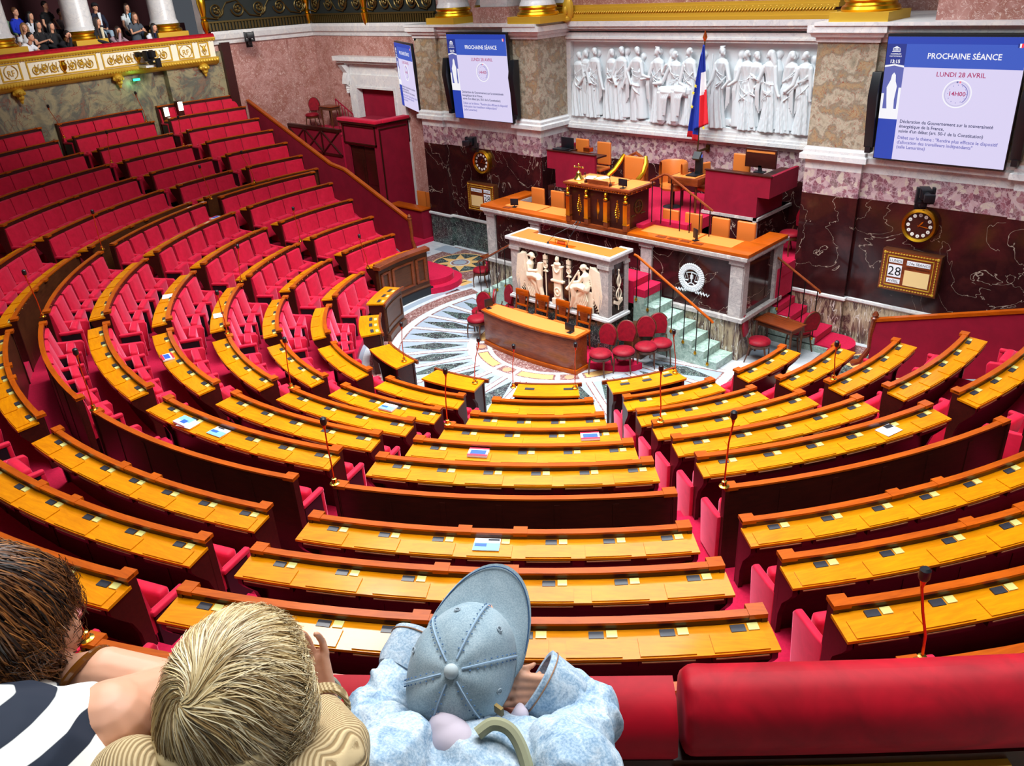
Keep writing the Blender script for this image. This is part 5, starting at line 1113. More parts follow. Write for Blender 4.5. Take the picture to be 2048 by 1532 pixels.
def cane_chair(label, x):
    t = thing('mahogany_chair', label, 'chair', (x, -.42, .14), 0, 'mahogany chairs behind the reporters desk')   # back towards the tribune
    for sx in (-1, 1): m = MB(); m.tube([(sx*.17,.2,0),(sx*.17,.18,.45),(sx*.18,.26,.92)], .02, 6); m.build('back_post', M_['mid'], t); m = MB(); m.tube([(sx*.18,-.18,.43),(sx*.18,-.19,0)], .02, 6); m.build('leg', M_['mid'], t)
    m = MB(); m.box(-.19,.19,.22,.28,.80,.94); m.box(-.16,.16,.2,.22,.55,.6); m.build('top_rail', M_['rail'], t, bevel=.015)
    m = MB(); m.prism([(-.08,.6),(-.11,.8),(.11,.8),(.08,.6)], .21, .24, 'y'); m.build('back_splat', M_['mid'], t)
    m = MB(); m.box(-.21,.21,-.2,.2,.42,.47); m.build('seat', M_['leather'], t, bevel=.02)
for x, lab in ((-1.02, 'mahogany chair at the left end behind the reporters desk'), (-.42, 'second mahogany chair from left behind the reporters desk'), (.18, 'third mahogany chair from left behind the reporters desk'), (.78, 'mahogany chair at the right end behind the reporters desk')): cane_chair(lab, x)
def table(label, loc, w, d, h, rz=0):
    t = thing('side_table', label, 'table', loc, rz)
    m = MB(); m.box(-w/2,w/2,-d/2,d/2,h-.03,h); m.build('tabletop', M_['mid'], t, bevel=.008); m = MB(); m.box(-w/2+.04,w/2-.04,-d/2+.04,d/2-.04,h-.13,h-.03); m.build('apron', M_['walnut'], t)
    for sx in (-1, 1):
        for sy in (-1, 1): m = MB(); m.tube([(sx*(w/2-.06),sy*(d/2-.06),h-.05),(sx*(w/2-.06),sy*(d/2-.06),0)], [.03,.018], 8); m.build('leg', M_['walnut'], t)
table('small dark wooden side table right of the rostrum', (4.1, 2.15, 0), .95, .5, .76, -.15); table('small wooden table at the left corner of the rostrum', (-4.05, 1.95, 0), .5, .5, .76)
table('small dark wooden table on the upper left landing', (-13.9, 4.2, 3.0), .7, .45, .75)
m = MB(); m.box(-.22,.22,-.2,.2,.0,.62); m.box(-.24,.24,-.22,.22,.62,.66); tag(m.build('low_cabinet', M_['walnut'], loc=(1.75,.42,0), bevel=.006), 'low dark wooden cabinet between the tribune and the red chairs', 'cabinet')
# leather chairs on the rostrum
def lchair(label, loc, rz=0, h=.95, w=.21):
    t = thing('leather_chair', label, 'chair', loc, rz, 'tan leather chairs of the rostrum')
    m = MB(); m.box(-w,w,0,.07,.52,h); m.build('backrest', M_['leather'], t, bevel=.03, seg=3, smooth=60); m = MB(); m.box(-w,w,-.42,.02,.42,.5); m.build('seat', M_['leather'], t, bevel=.03, smooth=60)
    for sx in (-1, 1):
        for y in (-.38, .03): m = MB(); m.cyl((sx*(w-.03),y,.43),(sx*(w-.02),y,0),.018); m.build('leg', M_['walnut'], t)
for x, lab in ((-2.75,'first tan leather chair from left at the secretaries desk'), (-2.1,'second tan leather chair from left at the secretaries desk'), (-1.45,'third tan leather chair from left, beside the presiding desk'), (1.2,'tan leather chair nearest the presiding desk on its right'), (1.78,'second tan leather chair right of the presiding desk'), (2.45,'third tan leather chair right of the presiding desk'), (3.05,'tan leather chair at the right end of the secretaries desk')):
    lchair(lab, (x, 2.38, 1.62), 0, 1.02)
lchair('tan chair back behind the left red counter beside the monitor', (-2.55,3.95,2.5), 0, 1.1); lchair('second tan chair back behind the left red counter', (-1.85,3.95,2.5), 0, 1.08); lchair('tan chair back behind the right red counter', (2.0,3.95,2.5), 0, 1.15)
lchair('tan chair turned sideways at the left end of the right red counter', (1.2,3.7,2.42), 1.2, 1.0)
t = thing('presiding_armchair', 'gilt armchair with tan leather back behind the presiding desk', 'armchair', (-.1, 2.75, 2.42))
m = MB(); m.box(-.28,.28,.05,.14,.45,1.18); m.build('backrest', M_['leather'], t, bevel=.05, seg=3, smooth=60); m = MB(); m.box(-.28,.28,-.4,.1,.38,.5); m.build('seat', M_['leather'], t, bevel=.03)
m = MB(); m.tube([(-.3,.14,.4),(-.32,.12,1.1),(0,.14,1.25),(.32,.12,1.1),(.3,.14,.4)], .04, 8); m.build('back_frame', M_['mid'], t)
for s in (-1, 1): m = MB(); m.tube([(s*.3,.1,1.2),(s*.36,.02,1.05),(s*.4,-.15,.88),(s*.42,-.38,.78),(s*.4,-.42,.7)], [.04,.055,.05,.055,.04], 8); m.build('gilt_arm', M_['gold'], t); m = MB(); m.cyl((s*.26,-.36,.4),(s*.26,-.36,0),.03); m.build('leg', M_['gold'], t)
t = thing('tub_chair', 'round tan leather tub chair beside the small rostrum table', 'chair', (.62, 3.35, 2.42))
m = MB(); m.lathe([(.27,.5),(.31,.52),(.34,.78),(.33,1.0),(.30,1.04),(.27,1.0),(.27,.5)], n=16, a0=-.35, a1=pi+.35); m.build('backrest', M_['leather'], t, smooth=60)
m = MB(); m.lathe([(0,.42),(.28,.42),(.3,.47),(.28,.53),(0,.55)], n=20); m.build('seat', M_['leather'], t); m = MB(); m.lathe([(0,0),(.22,0),(.05,.05),(.05,.42),(0,.42)], n=14); m.build('pedestal', M_['black'], t)
t = thing('rostrum_side_desk', 'small wooden desk with black box at the right of the presiding chair', 'desk', (1.05, 3.3, 2.42))
m = MB(); m.box(-.36,.42,-.28,.32,.62,.78); m.build('top_box', M_['mid'], t, bevel=.01); m = MB(); m.box(-.3,.3,-.22,.28,.778,.784); m.build('leather_top', M_['leatherd'], t)
for sx in (-.28,.34):
    for sy in (-.2,.24): m = MB(); m.cyl((sx,sy,.62),(sx,sy,0),.025); m.build('leg', M_['walnut'], t)
t = thing('badge_terminal', 'black upright terminal with small blue display on the rostrum side desk', 'terminal', (1.2, 3.4, 3.205))
m = MB(); m.box(-.16,.1,-.2,.14,0,.03); m.box(-.05,.1,.0,.1,.03,.38); m.build('body', M_['black'], t, bevel=.006); m = MB(); m.prism([(-.04,.34),(-.08,.38),(.02,.52),(.07,.5)], -.09, .09, 'x'); m.build('head', M_['black'], t); m = MB(); m.box(-.05,.05,-.055,-.045,.40,.48, M=Matrix.Rotation(-.3,4,'X') @ Matrix.Translation((0,.06,-.02))); m.build('blue_display', s_hd, t)
t = thing('desktop_monitor', 'large black monitor seen from behind on the right red counter', 'monitor', (2.55, 3.75, 3.34)); m = MB(); m.box(-.36,.36,0,.06,.1,.5); m.build('monitor_shell', M_['dark'], t, bevel=.01); m = MB(); m.box(-.33,.33,-.005,.0,.42,.46); m.build('pale_strip', M_['leatherd'], t); m = MB(); m.box(-.12,.12,-.05,.1,0,.02); m.box(-.04,.04,0,.04,0,.15); m.build('stand', M_['black'], t)
t = thing('desktop_monitor', 'black monitor on the left red counter', 'monitor', (-2.75, 3.6, 3.34)); m = MB(); m.box(-.2,.2,0,.04,.06,.34); m.build('monitor_shell', M_['black'], t, bevel=.01); m = MB(); m.box(-.1,.1,-.05,.1,0,.02); m.box(-.03,.03,0,.04,0,.1); m.build('stand', M_['black'], t)
mb = MB(); mb.box(-2.95,-2.55,3.25,3.5,3.42,3.45); tag(mb.build('keyboard_tray', M_['black']), 'black tray in front of the left counter monitor', 'tray')
m = MB(); m.box(0,.2,0,.15,0,.1); o = m.build('folder_stack', M_['copper'], loc=(-2.3,3.7,3.35)); tag(o, 'orange folder beside the monitor on the left red counter', 'folder')
m = MB(); m.prism([(0,0),(.5,.0),(.45,.25),(.1,.3)], 0, .05); o = m.build('folded_cloth', M_['velvet'], loc=(-.95,2.5,3.0), bevel=.015); tag(o, 'crimson cushion lying behind the presiding desk', 'cushion')
t = thing('cushion_stand', 'dark stand under the crimson cushion behind the presiding desk', 'stand', (-.7, 2.62, 2.42)); m = MB(); m.box(-.26,.24,-.1,.15,.5,.575); m.box(-.04,.04,-.04,.04,0,.5); m.build('stand_body', M_['dark'], t)
for (x, y, rz, lab) in ((-.62,1.85,.3,'loose papers behind the brass bell on the presiding desk'), (-.35,1.95,-.4,'open leaflet on the presiding desk beside the papers')): paper(lab, x, y, 3.255, rz, 'sheet')
# ---------------------------------------------------------------- left upper landing, entrance box and banisters
mb = MB(); mb.box(-15.7,-12.3,3.38,YW,0,2.95); mb.prism([(-15.7,0),(-15.7,2.92),(-14.9,2.7),(-10.8,.7),(-9.4,.12),(-9.4,0)], 1.66, 3.37, 'y'); mb.box(-12.3,-10.4,1.5,3.4,0,.5) if False else None; struct('floor', mb, M_['carpet'], smooth=0)
t = thing('entrance_porch', 'dark red cloth covered entrance box in front of the white doorway', 'porch', (-11.3, 4.0, 0))
m = MB(); m.box(-.95,.95,-.6,.7,2.75,3.46); m.box(.87,.949,-.599,.7,0,2.76); m.box(-.949,-.87,-.599,.7,0,2.76); m.box(-.88,-.7,-.598,-.5,0,2.77); m.box(.7,.88,-.598,-.5,0,2.77); m.build('cloth_body', M_['redpaint'], t)
m = MB(); m.box(-1.0,.99,-.68,-.55,3.44,3.5); m.box(.9,1.0,-.56,.72,3.441,3.499)
for z in (2.8, 3.36): m.box(-.85,.85,-.64,-.61,z,z+.04)
for x in (-.85,.81): m.box(x,x+.04,-.64,-.61,2.8,3.4)
m.box(.945,.965,-.55,.6,3.3,3.34); m.box(.945,.965,-.55,-.5,.1,3.3); m.build('dark_moulding', M_['dark'], t)
m = MB(); m.box(-1.02,1.02,-.7,-.4,3.5,3.6); m.box(.75,1.05,-.42,.7,3.502,3.6); m.build('velvet_edge', M_['velvet'], t, bevel=.03)
for x in (-.68, .02): m = MB(); m.box(x,x+.66,-.5,-.44,.1,2.74); m.box(x+.1,x+.56,-.52,-.5,1.5,2.5); m.build('door_leaf', M_['dark'], t, bevel=.01)
t = thing('landing_balustrade', 'dark crossed-bar balustrade with red cloth beside the entrance box', 'balustrade', (-13.8, 3.35, 0))
m = MB(); m.box(-1.6,1.5,-.02,.02,1.7,3.1); m.build('red_cloth', M_['redpaint'], t)
m = MB(); m.box(-1.65,1.5,-.06,.08,3.1,3.2); m.box(-1.6,1.5,-.05,0,2.3,2.38)
for k in range(3):
    x = -1.55+k*1.0; m.cyl((x,-.03,2.38),(x+1.0,-.03,3.1),.03); m.cyl((x,-.03,3.1),(x+1.0,-.03,2.38),.03); m.box(x-.03,x+.03,-.05,.02,2.3,3.1)
m.build('crossed_bars', M_['dark'], t)
t = thing('landing_rail', 'small dark red iron railing on the upper left landing', 'railing', (-13.2, 4.4, 2.95))
m = MB(); m.tube([(-.6,0,1.0),(.3,0,.55),(.3,0,0)], .025, 6)
for k in range(6): m.cyl((-.6+.16*k,0,0),(-.6+.16*k,0,.98-.078*k),.015)
m.build('bars', M_['redpaint'], t)
def banister(pts, label, base):
    t = thing('sloping_banister', label, 'banister', pts[0]); O = Vector(pts[0])
    Q = [Vector(p)-O for p in pts]
    m = MB(); rings = []
    for q in Q: rings.append([(q.x, q.y-.05, q.z-.04), (q.x, q.y-.05, q.z+.02), (q.x, q.y+.07, q.z+.02), (q.x, q.y+.07, q.z-.04)])
    m.loft(rings); m.build('handrail', M_['rail'], t)
    m = MB(); rings = []
    for q, b in zip(Q, base): rings.append([(q.x, q.y-.03, b-O.z), (q.x, q.y-.03, q.z-.04), (q.x, q.y+.05, q.z-.04), (q.x, q.y+.05, b-O.z)])
    m.loft(rings); m.build('red_panel', M_['redpaint'], t, smooth=0)
    e = Q[-1]; s = 1 if Q[-1].x > 0 else -1
    m = MB(); m.tube([(e.x,e.y,e.z-.0),(e.x+s*.03,e.y,e.z-.3),(e.x+s*.02,e.y,e.z-.6),(e.x+s*.15,e.y,e.z-.9),(e.x+s*.3,e.y,e.z-.98)], [.06,.05,.045,.06,.07], 8)
    m.lathe([(0,0),(.07,0),(.07,.03),(.045,.05),(.06,.09),(.03,.15),(0,.16)], (e.x,e.y,e.z+.0), 12); m.build('newel_post', M_['mid'], t)
    return t
banister([(-15.45,2.0,4.15),(-10.55,1.62,2.6),(-9.85,1.62,2.5),(-7.0,1.6,1.38)], 'long sloping wooden banister with red panel beside the left wall block', (2.6,1.5,1.3,.1))
banister([(15.0,2.0,4.1),(9.7,1.85,2.5),(6.1,1.8,1.40)], 'wooden banister with dark red panel at the right edge', (2.4,1.2,.2))
mb = MB(); mb.prism([(-15.6,0),(-15.6,3.0),(-10.6,1.5),(-9.8,1.3),(-7.2,.1),(-7.2,0)], .9, 1.6, 'y'); mb.prism([(5.9,0),(6.3,.15),(10,1.3),(15.5,2.8),(15.5,0)], .9, 1.75, 'y'); struct('floor', mb, M_['carpet'], smooth=0)
mb = MB()
for k, r in enumerate((.85, .62)): mb.prism([(-5.35+r*cos(q*pi/10-pi/2)*.9, .85+r*sin(q*pi/10-pi/2)) for q in range(11)]+[(-6.3,1.5),(-6.3,.0)], .16*k, .16*(k+1))
struct('floor', mb, M_['carpet'])
# ---------------------------------------------------------------- people
def pxd(x, y, d):
    v = (_r*((x-1024)/1620.288)-_u*((y-766)/1620.288)+_F).normalized(); return CAM+v*d
def pxc(x, y, rad):                       # pixel to the point where its ray meets a cylinder about the hall's axis (far side)
    v = _r*((x-1024)/1620.288)-_u*((y-766)/1620.288)+_F
    a = v.x**2+v.y**2; b = 2*(CAM.x*v.x+CAM.y*v.y); c = CAM.x**2+CAM.y**2-rad*rad; D = b*b-4*a*c
    return CAM+v*((-b+sqrt(max(D, 0)))/2/a)
skin = mat('skin', (214,158,128), .5); skin.node_tree.nodes['Principled BSDF'].inputs['Subsurface Weight'].default_value = .12; skin.node_tree.nodes['Principled BSDF'].inputs['Subsurface Radius'].default_value = (.02,.008,.005)
lipm = mat('lips', (176,84,80), .5); eyem = mat('eye_dark', (24,18,16), .3)
hairc = {'black': mat('black_hair', (22,16,15), .55), 'dark': mat('dark_brown_hair', (46,28,20), .55), 'brown': mat('brown_hair', (92,60,38), .55), 'light': mat('light_brown_hair', (130,96,62), .55)}
clothm = {}
def cm(c):
    if c not in clothm: clothm[c] = mat('cloth_%d_%d_%d' % c, c, .85)
    return clothm[c]
denim_t = mat('grey_blue_jeans', (70,84,104), .85)
def spectator(px, py, rad, hair, hl, cloth, label, lean=0, turn=0, trous=(40,44,56), arms='ledge', hat=None, inner=None):
    H = pxc(px, py, rad); az = atan2(H.x, -H.y); t = thing('person', label, 'person', (H.x, H.y, H.z), az+turn, 'spectators in the far gallery')
    # local frame: +y faces the hall, origin at head centre
    m = MB(); m.ell((0,0,.0),(.076,.092,.112),14); m.ell((0,.03,-.05),(.058,.062,.062),12); m.ell((0,.095,-.015),(.014,.02,.02),8); m.ell((-.078,0,-.01),(.012,.02,.028),8); m.ell((.078,0,-.01),(.012,.02,.028),8)
    m.tube([(0,-.01,-.06),(0,-.03-lean*.1,-.18)],[.052,.056],10)
    dy = -.05-lean*.25; zs = -.22+lean*.03
    m.tube([(-.14,dy,zs),(.14,dy,zs)],.05,8); m.tube([(0,dy,zs),(0,dy-.02-lean*.15,zs-.42)],[.10,.11],12)
    el = {}
    for s in (-1, 1):
        sh = Vector((s*.18,dy,zs-.02))
        if arms == 'ledge': e = Vector((s*.26,.05,zs-.26)); w = Vector((s*.05,.26,zs-.20+.02*s))
        elif arms == 'lap': e = Vector((s*.25,.0,zs-.28)); w = Vector((s*.08,.24,zs-.38))
        elif arms == 'face': e = Vector((s*.2,.2,zs-.2)); w = Vector((s*.05,.14,-.06 if s > 0 else zs-.15))
        elif arms == 'down': e = Vector((s*.25,.0,zs-.28)); w = Vector((s*.22,.16,zs-.5))
        el[s] = (sh, e, w); m.tube([sh, e, w], [.048,.038,.026], 8); d = (w-e).normalized(); m.ell(w+d*.04,(.03,.036,.02),8)
        for q in range(4):
            o = Vector(((q-1.5)*.016,0,.004)); m.tube([w+d*.06+o, w+d*.1+o, w+d*.125+o+Vector((0,0,-.012))],[.009,.008,.006],5)
        m.tube([w+d*.03+Vector((-s*.025,0,0)), w+d*.07+Vector((-s*.045,0,0))],[.01,.008],5)
    # thighs
    b = fuse(m, 'body', skin, t, .014, 3)
    m = MB(); hz = zs-.5; tl = .40 if rad > 16.6 else .17
    for s in (-1, 1): m.tube([(s*.09,dy-.05,hz),(s*.12,dy+tl-.02,hz+.0),(s*.12,dy+tl,hz-.42)],[.09,.075,.05],10)
    m.ell((0,dy-.06,hz),(.17,.14,.12),12); fuse(m, 'trousers', cm(trous), t, .025, 3)
    m = MB(); m.tube([(0,dy,zs+.03),(0,dy-.01,zs-.1),(0,dy-.02-lean*.12,zs-.45)],[.085,.145,.15],14); m.tube([(-.15,dy,zs-.005),(.15,dy,zs-.005)],.066,10)
    lng = cloth[3] if len(cloth) > 3 else 0; cc = cloth[:3]
    for s in (-1, 1):
        sh, e, w = el[s]; pts = [sh, (sh+e)/2] + ([e, w] if lng else []); m.tube(pts, [.064,.058]+([.052,.04] if lng else []), 10)
    fuse(m, 'shirt', cm(cc), t, .018, 3)
    if inner: m = MB(); m.prism([(-.05,zs+.06),(.05,zs+.06),(.03,zs-.3),(-.03,zs-.3)], dy+.13, dy+.165, 'y'); m.build('inner_shirt', cm(inner), t)
    m = MB(); m.ell((0,-.02,.03),(.088,.098,.105),14)
    if hl > 0:
        for s in (-1, 1): m.tube([(s*.06,-.0,.07),(s*.088,.0,-.03),(s*.09,-.01,-.12-hl*.4),(s*.085,.02,-.12-hl)],[.04,.036,.034,.02],8)
        m.tube([(0,-.06,.04),(0,-.09,-.1),(0,-.1,-.1-hl)],[.07,.08,.05],10)
    hm = fuse(m, 'hair', hairc[hair], t, .014, 2)
    me = hm.data; bm = bmesh.new(); bm.from_mesh(me); bmesh.ops.delete(bm, geom=[v for v in bm.verts if v.co.y > .045 and v.co.z < .045 and abs(v.co.x) < .062], context='VERTS'); bm.to_mesh(me); bm.free()
    m = MB()
    for s in (-1, 1): m.ell((s*.03,.088,.006),(.012,.006,.007),8)
    m.build('eyes', eyem, t); m = MB(); m.ell((0,.092,-.055),(.022,.006,.007),8); m.build('lips', lipm, t)
    if hat: m = MB(); m.ell((0,-.01,.06),(.095,.105,.075),12); m.box(-.06,.06,.06,.16,.045,.055); m.build('cap', cm(hat), t)
    return t
SP = [(2,26,17.3,'brown',0,(120,150,120,1),'person at the photo edge in a green jacket, back row',0,.3,(60,60,70),'lap',None,None),
(30,24,17.3,'brown',0,(20,50,190,1),'person in a bright blue sweater in the back row',0,.3,(40,44,60),'lap',None,None),
(60,32,17.1,'black',.15,(214,216,226,1),'dark haired person in a white hoodie',0,.3,(60,60,70),'lap',None,None),
(90,11,17.3,'black',0,(18,18,24),'taller person in a black V-neck T-shirt',0,.35,(30,32,40),'down',None,None),
(48,55,16.5,'light',.25,(222,222,226),'person with long light brown hair in a white T-shirt',0,-.4,(90,100,120),'lap',None,None),
(6,54,17.0,'brown',.28,(214,206,214,1),'long haired person in a pinkish blouse at the photo edge',0,-.4,(90,110,130),'lap',None,None),
(76,50,16.4,'black',.2,(20,20,26),'person with glasses in a black T-shirt behind the white T-shirt',0,.1,(60,80,90),'ledge',None,None),
(102,52,16.4,'black',.3,(20,22,28,1),'person with long black hair and dark top',0,.2,(60,80,90),'lap',None,None),
(61,74,15.95,'black',0,(230,230,236),'person in a white T-shirt leaning over the red ledge',.6,.3,(60,60,70),'ledge',None,None),
(135,70,15.95,'black',0,(18,18,28,1),'person in a black hoodie hiding the face left of the column',.5,.2,(30,30,40),'face',None,None),
(190,14,17.3,'black',0,(24,30,54,1),'person in a dark cap and navy bomber jacket',0,.1,(150,170,190),'lap',(20,22,30),(220,226,234)),
(195,43,15.98,'dark',.3,(18,22,30,1),'long haired person in a black jacket over a cream shirt',.1,.5,(24,26,34),'lap',None,(224,214,186)),
(236,61,15.95,'dark',.12,(168,140,150,1),'person with glasses in a patterned blouse, hand on cheek',.5,.1,(60,50,60),'face',None,None),
(253,15,17.2,'dark',.32,(216,224,228),'person with long curly hair in a white T-shirt',0,.2,(50,60,80),'down',None,(60,150,200)),
(269,33,16.4,'brown',.1,(74,82,92),'person in a grey T-shirt resting an arm on the ledge',.2,.2,(60,80,120),'ledge',None,None),
(308,55,15.98,'black',.28,(226,230,240,1),'person in a white shirt and navy tie beside the second column',.4,.2,(40,44,60),'ledge',None,(20,30,70)),
(121,26,17.6,'dark',0,(150,140,140),'half hidden person behind the left column',0,.2,(60,50,60),'lap',None,None),
(177,33,17.0,'brown',.1,(150,176,200),'person in pale blue seen just right of the column',0,.4,(60,80,120),'lap',None,None)]
for a in SP: spectator(*a[:7], a[7], a[8], a[9], a[10], a[11], a[12])
mb = MB(); mb.arc([(17.95, 5.69), (17.95, 6.6), (18.2, 6.6), (18.2, 5.69)], -95*DEG, -58*DEG, 20); tag(mb.build('gallery_bench', M_['darkred']), 'dark red bench back behind the far spectators', 'bench')
# ---- hair strands: real thin locks laid over a scalp
def strands(name, mats, parent, C, fr, up, sd, rad, whorl, n, length, seedv, width=.0016, lift=.006, cover=None, curl=0, swirl=0):
    rn = random.Random(seedv); m = MB()
    W0 = whorl.normalized()
    for i in range(n):
        # root direction anywhere on the hair-bearing scalp
        while True:
            u = rn.uniform(-1,1); ph = rn.uniform(0,2*pi); s_ = sqrt(1-u*u); d = sd*(s_*cos(ph))+fr*(s_*sin(ph))+up*u
            if swirl and i % 4 == 0: d = (W0+Vector((rn.gauss(0,.2),rn.gauss(0,.2),rn.gauss(0,.2)))).normalized()
            if cover is None or cover(d.dot(fr), d.dot(sd), d.dot(up)): break
        tang = (d-W0*d.dot(W0)); tang = tang.normalized() if tang.length > 1e-3 else sd
        p = Vector(d); cl = Vector((noise.noise(d*2.6+Vector((seedv,0,0))), noise.noise(d*2.6+Vector((0,seedv,0))), noise.noise(d*2.6+Vector((0,0,seedv)))))*1.6+Vector((rn.gauss(0,.25),rn.gauss(0,.25),rn.gauss(0,.25))); pts = []; L = length*rn.uniform(.6,1.1); st = 9; ph = rn.uniform(0,6); lf = lift*rn.uniform(.2,1.4)
        for k in range(st):
            f = k/(st-1); q = Vector((p.dot(sd)*rad[0], p.dot(fr)*rad[1], p.dot(up)*rad[2])); base = C+sd*q.x+fr*q.y+up*q.z
            out = (base-C).normalized(); pts.append(base+out*(lf*(.3+f))+Vector((noise.noise(base*18+Vector((i*.01,0,0))), noise.noise(base*18+Vector((5,0,0))), 0))*.006+out*curl*sin(ph+f*7))
            tg = (p-W0*p.dot(W0)); tg = tg-p*p.dot(tg); 
            if tg.length > 1e-3: tg.normalize()
            else: tg = tang
            if swirl:
                fi = swirl*math.exp(-2.2*(p-W0).length); tg = (tg*cos(fi)+p.cross(tg)*sin(fi)); tg = tg.normalized() if tg.length > 1e-4 else tang
            grav = Vector((0,0,-1)); grav = grav-p*p.dot(grav)
            stp = tg*(.75)+grav*.45+cl*.28
            stp = stp*(L/(st*rad[0]))
            p = (p+stp); 
            if p.length > 1.0: p.normalize()
        ww = width*rn.uniform(.6,1.5); m.tube(pts, [ww*(1-.75*k/(st-1)) for k in range(st)], 3, rn.randrange(len(mats)))
    return m.build(name, mats, parent, smooth=80)
def wrinkle(amp, sc=9, off=0):
    def f(co):
        n = noise.noise(co*sc+Vector((off,0,0))); r = 1-abs(n)*2.2
        d = Vector((noise.noise(co*sc*.7+Vector((3,off,0))), noise.noise(co*sc*.7+Vector((0,7,off))), r*.8)); return co+d*amp
    return f
def capsules(m, pts, rs, n=14):
    pts = [Vector(p) for p in pts]; m.tube(pts, rs, n)
    for p, r in zip(pts, rs): m.ell(p, (r,r,r), n)
def hand(m, wrist, palm_dir, side, curl, s=1.0, spread=.2):
    """palm and five separate fingers; palm_dir forward, side towards the thumb, curl = direction the fingers bend"""
    pd = palm_dir.normalized(); sdv = (side-pd*side.dot(pd)).normalized(); cu = pd.cross(sdv); cu = cu if cu.dot(curl) > 0 else -cu
    for u in (-.028,-.01,.01,.028): capsules(m, [wrist+sdv*u*.7*s, wrist+pd*.075*s+sdv*u*s], [.013*s,.011*s], 8)
    for k, (u, L) in enumerate(((.034,.068),(.0115,.078),(-.0115,.072),(-.034,.056))):
        b = wrist+pd*.078*s+sdv*u*s; d1 = (pd+sdv*u*spread*6+cu*.12).normalized(); d2 = (pd*.8+cu*.6).normalized(); d3 = (pd*.45+cu*.9).normalized()
        p1 = b+d1*L*.45*s; p2 = p1+d2*L*.32*s; p3 = p2+d3*L*.25*s; capsules(m, [b,p1,p2,p3], [.0080*s,.0074*s,.0066*s,.0056*s], 8)
    b = wrist+pd*.022*s+sdv*.026*s; p1 = b+(sdv*.8+pd*.6).normalized()*.036*s; p2 = p1+(pd*.9+sdv*.35+cu*.3).normalized()*.03*s; p3 = p2+(pd+cu*.4).normalized()*.02*s
    capsules(m, [b,p1,p2,p3], [.012*s,.0095*s,.0085*s,.0068*s], 8)
VB = -_F.normalized()
def smooth_path(p, n=5):
    p = [Vector(q) for q in p]; out = []
    for i in range(len(p)-1):
        a, b, c, d = p[max(0,i-1)], p[i], p[i+1], p[min(len(p)-1,i+2)]
        for k in range(n):
            t = k/n; out.append(.5*((2*b)+(c-a)*t+(2*a-5*b+4*c-d)*t*t+(3*b-a-3*c+d)*t*t*t))
    return out+[p[-1]]
# ---- visitor in the denim cap
dn = mat('washed_denim', (150,178,200), .85); N, L, b_ = nodes(dn); v_ = coords(dn); f1, _ = noise_n(dn, v_, 22, 6, .65, .8); f2, _ = noise_n(dn, v_, 240, 3)
cc = ramp(dn, f1, [(.3,(96,134,168)),(.45,(146,174,196)),(.60,(196,210,220)),(.74,(78,116,152))]); cc = mix(dn, .25, cc, ramp(dn, f2, [(.4,(80,110,140)),(.6,(214,222,228))])); L.new(cc, b_.inputs['Base Color']); bump(dn, f2, .4, .002)
cp = mat('grey_washed_denim_cap', (120,140,150), .9); N, L, b_ = nodes(cp); v_ = coords(cp); f1, _ = noise_n(cp, v_, 14, 5, .6, .5); f2, _ = noise_n(cp, v_, 420, 3)
cc = ramp(cp, f1, [(.3,(128,152,164)),(.7,(166,184,192))]); cc = mix(cp, .22, cc, ramp(cp, f2, [(.4,(84,108,128)),(.6,(190,204,210))])); L.new(cc, b_.inputs['Base Color']); bump(cp, f2, .3, .001)
seam = mat('pale_seam', (150,176,200), .9); seamd = mat('dark_seam', (60,92,128), .9); stitch = mat('orange_stitch', (150,110,80), .8); mauve = mat('pale_mauve_cloth', (196,184,196), .8)
hc = pxd(928,1330,1.50); t = thing('person', 'child in a washed denim cap and denim jacket leaning on the red ledge', 'person', hc)
O = lambda p: Vector(p)-hc
ax = (VB*.93+_u*.30-_r*.10).normalized(); fw = (_u*.92+_r*.36); fw = (fw-ax*fw.dot(ax)).normalized(); sd = fw.cross(ax).normalized()
def hp(x, y, z): return sd*x+fw*y+ax*z
m = MB(); m.ell((0,0,0),(.078,.095,.11),16, rot=None); m2 = MB()
hm_ = Matrix((( sd.x,fw.x,ax.x,0),(sd.y,fw.y,ax.y,0),(sd.z,fw.z,ax.z,0),(0,0,0,1)))
m = MB(); m.ell((0,-.0,.0),(.075,.09,.10),16,M=hm_); m.ell((0,.045,-.06),(.05,.05,.05),12,M=hm_); m.ell((0,.095,-.02),(.012,.02,.02),8,M=hm_); m.ell((-.075,-.01,-.03),(.012,.02,.028),8,M=hm_); m.ell((.075,-.01,-.03),(.012,.02,.028),8,M=hm_)
shL, elL, wrL = O(pxd(800,1555,1.46)), O(pxd(745,1445,1.58)), O(pxd(838,1300,1.63))
shR, elR, wrR = O(pxd(1130,1555,1.46)), O(pxd(1180,1430,1.57)), O(pxd(1098,1378,1.555))
capsules(m, [hp(0,-.03,-.06), O(pxd(950,1500,1.56)), O(pxd(955,1560,1.58))], [.045,.045,.06])
capsules(m, [elL, wrL], [.035,.024]); capsules(m, [elR, wrR], [.035,.024])
hand(m, wrR, (-_r*.9+_u*.1+VB*.25), -_u, -VB, .80); hL = O(pxd(958,1368,1.545)); capsules(m, [wrL, (wrL+hL)/2+_u*.0, hL], [.024,.023,.021]); hand(m, hL, _r, -_u, -VB, .80)
fuse(m, 'body', skin, t, .0032, 2)
m = MB()
for s in (-1, 1): m.ell(hp(s*.03,.088,.005), (.01,.01,.008), 8)
m.build('eyes', eyem, t); m = MB(); m.ell(hp(0,.09,-.06),(.018,.008,.006),8); m.build('lips', lipm, t)
m = MB(); rings = []
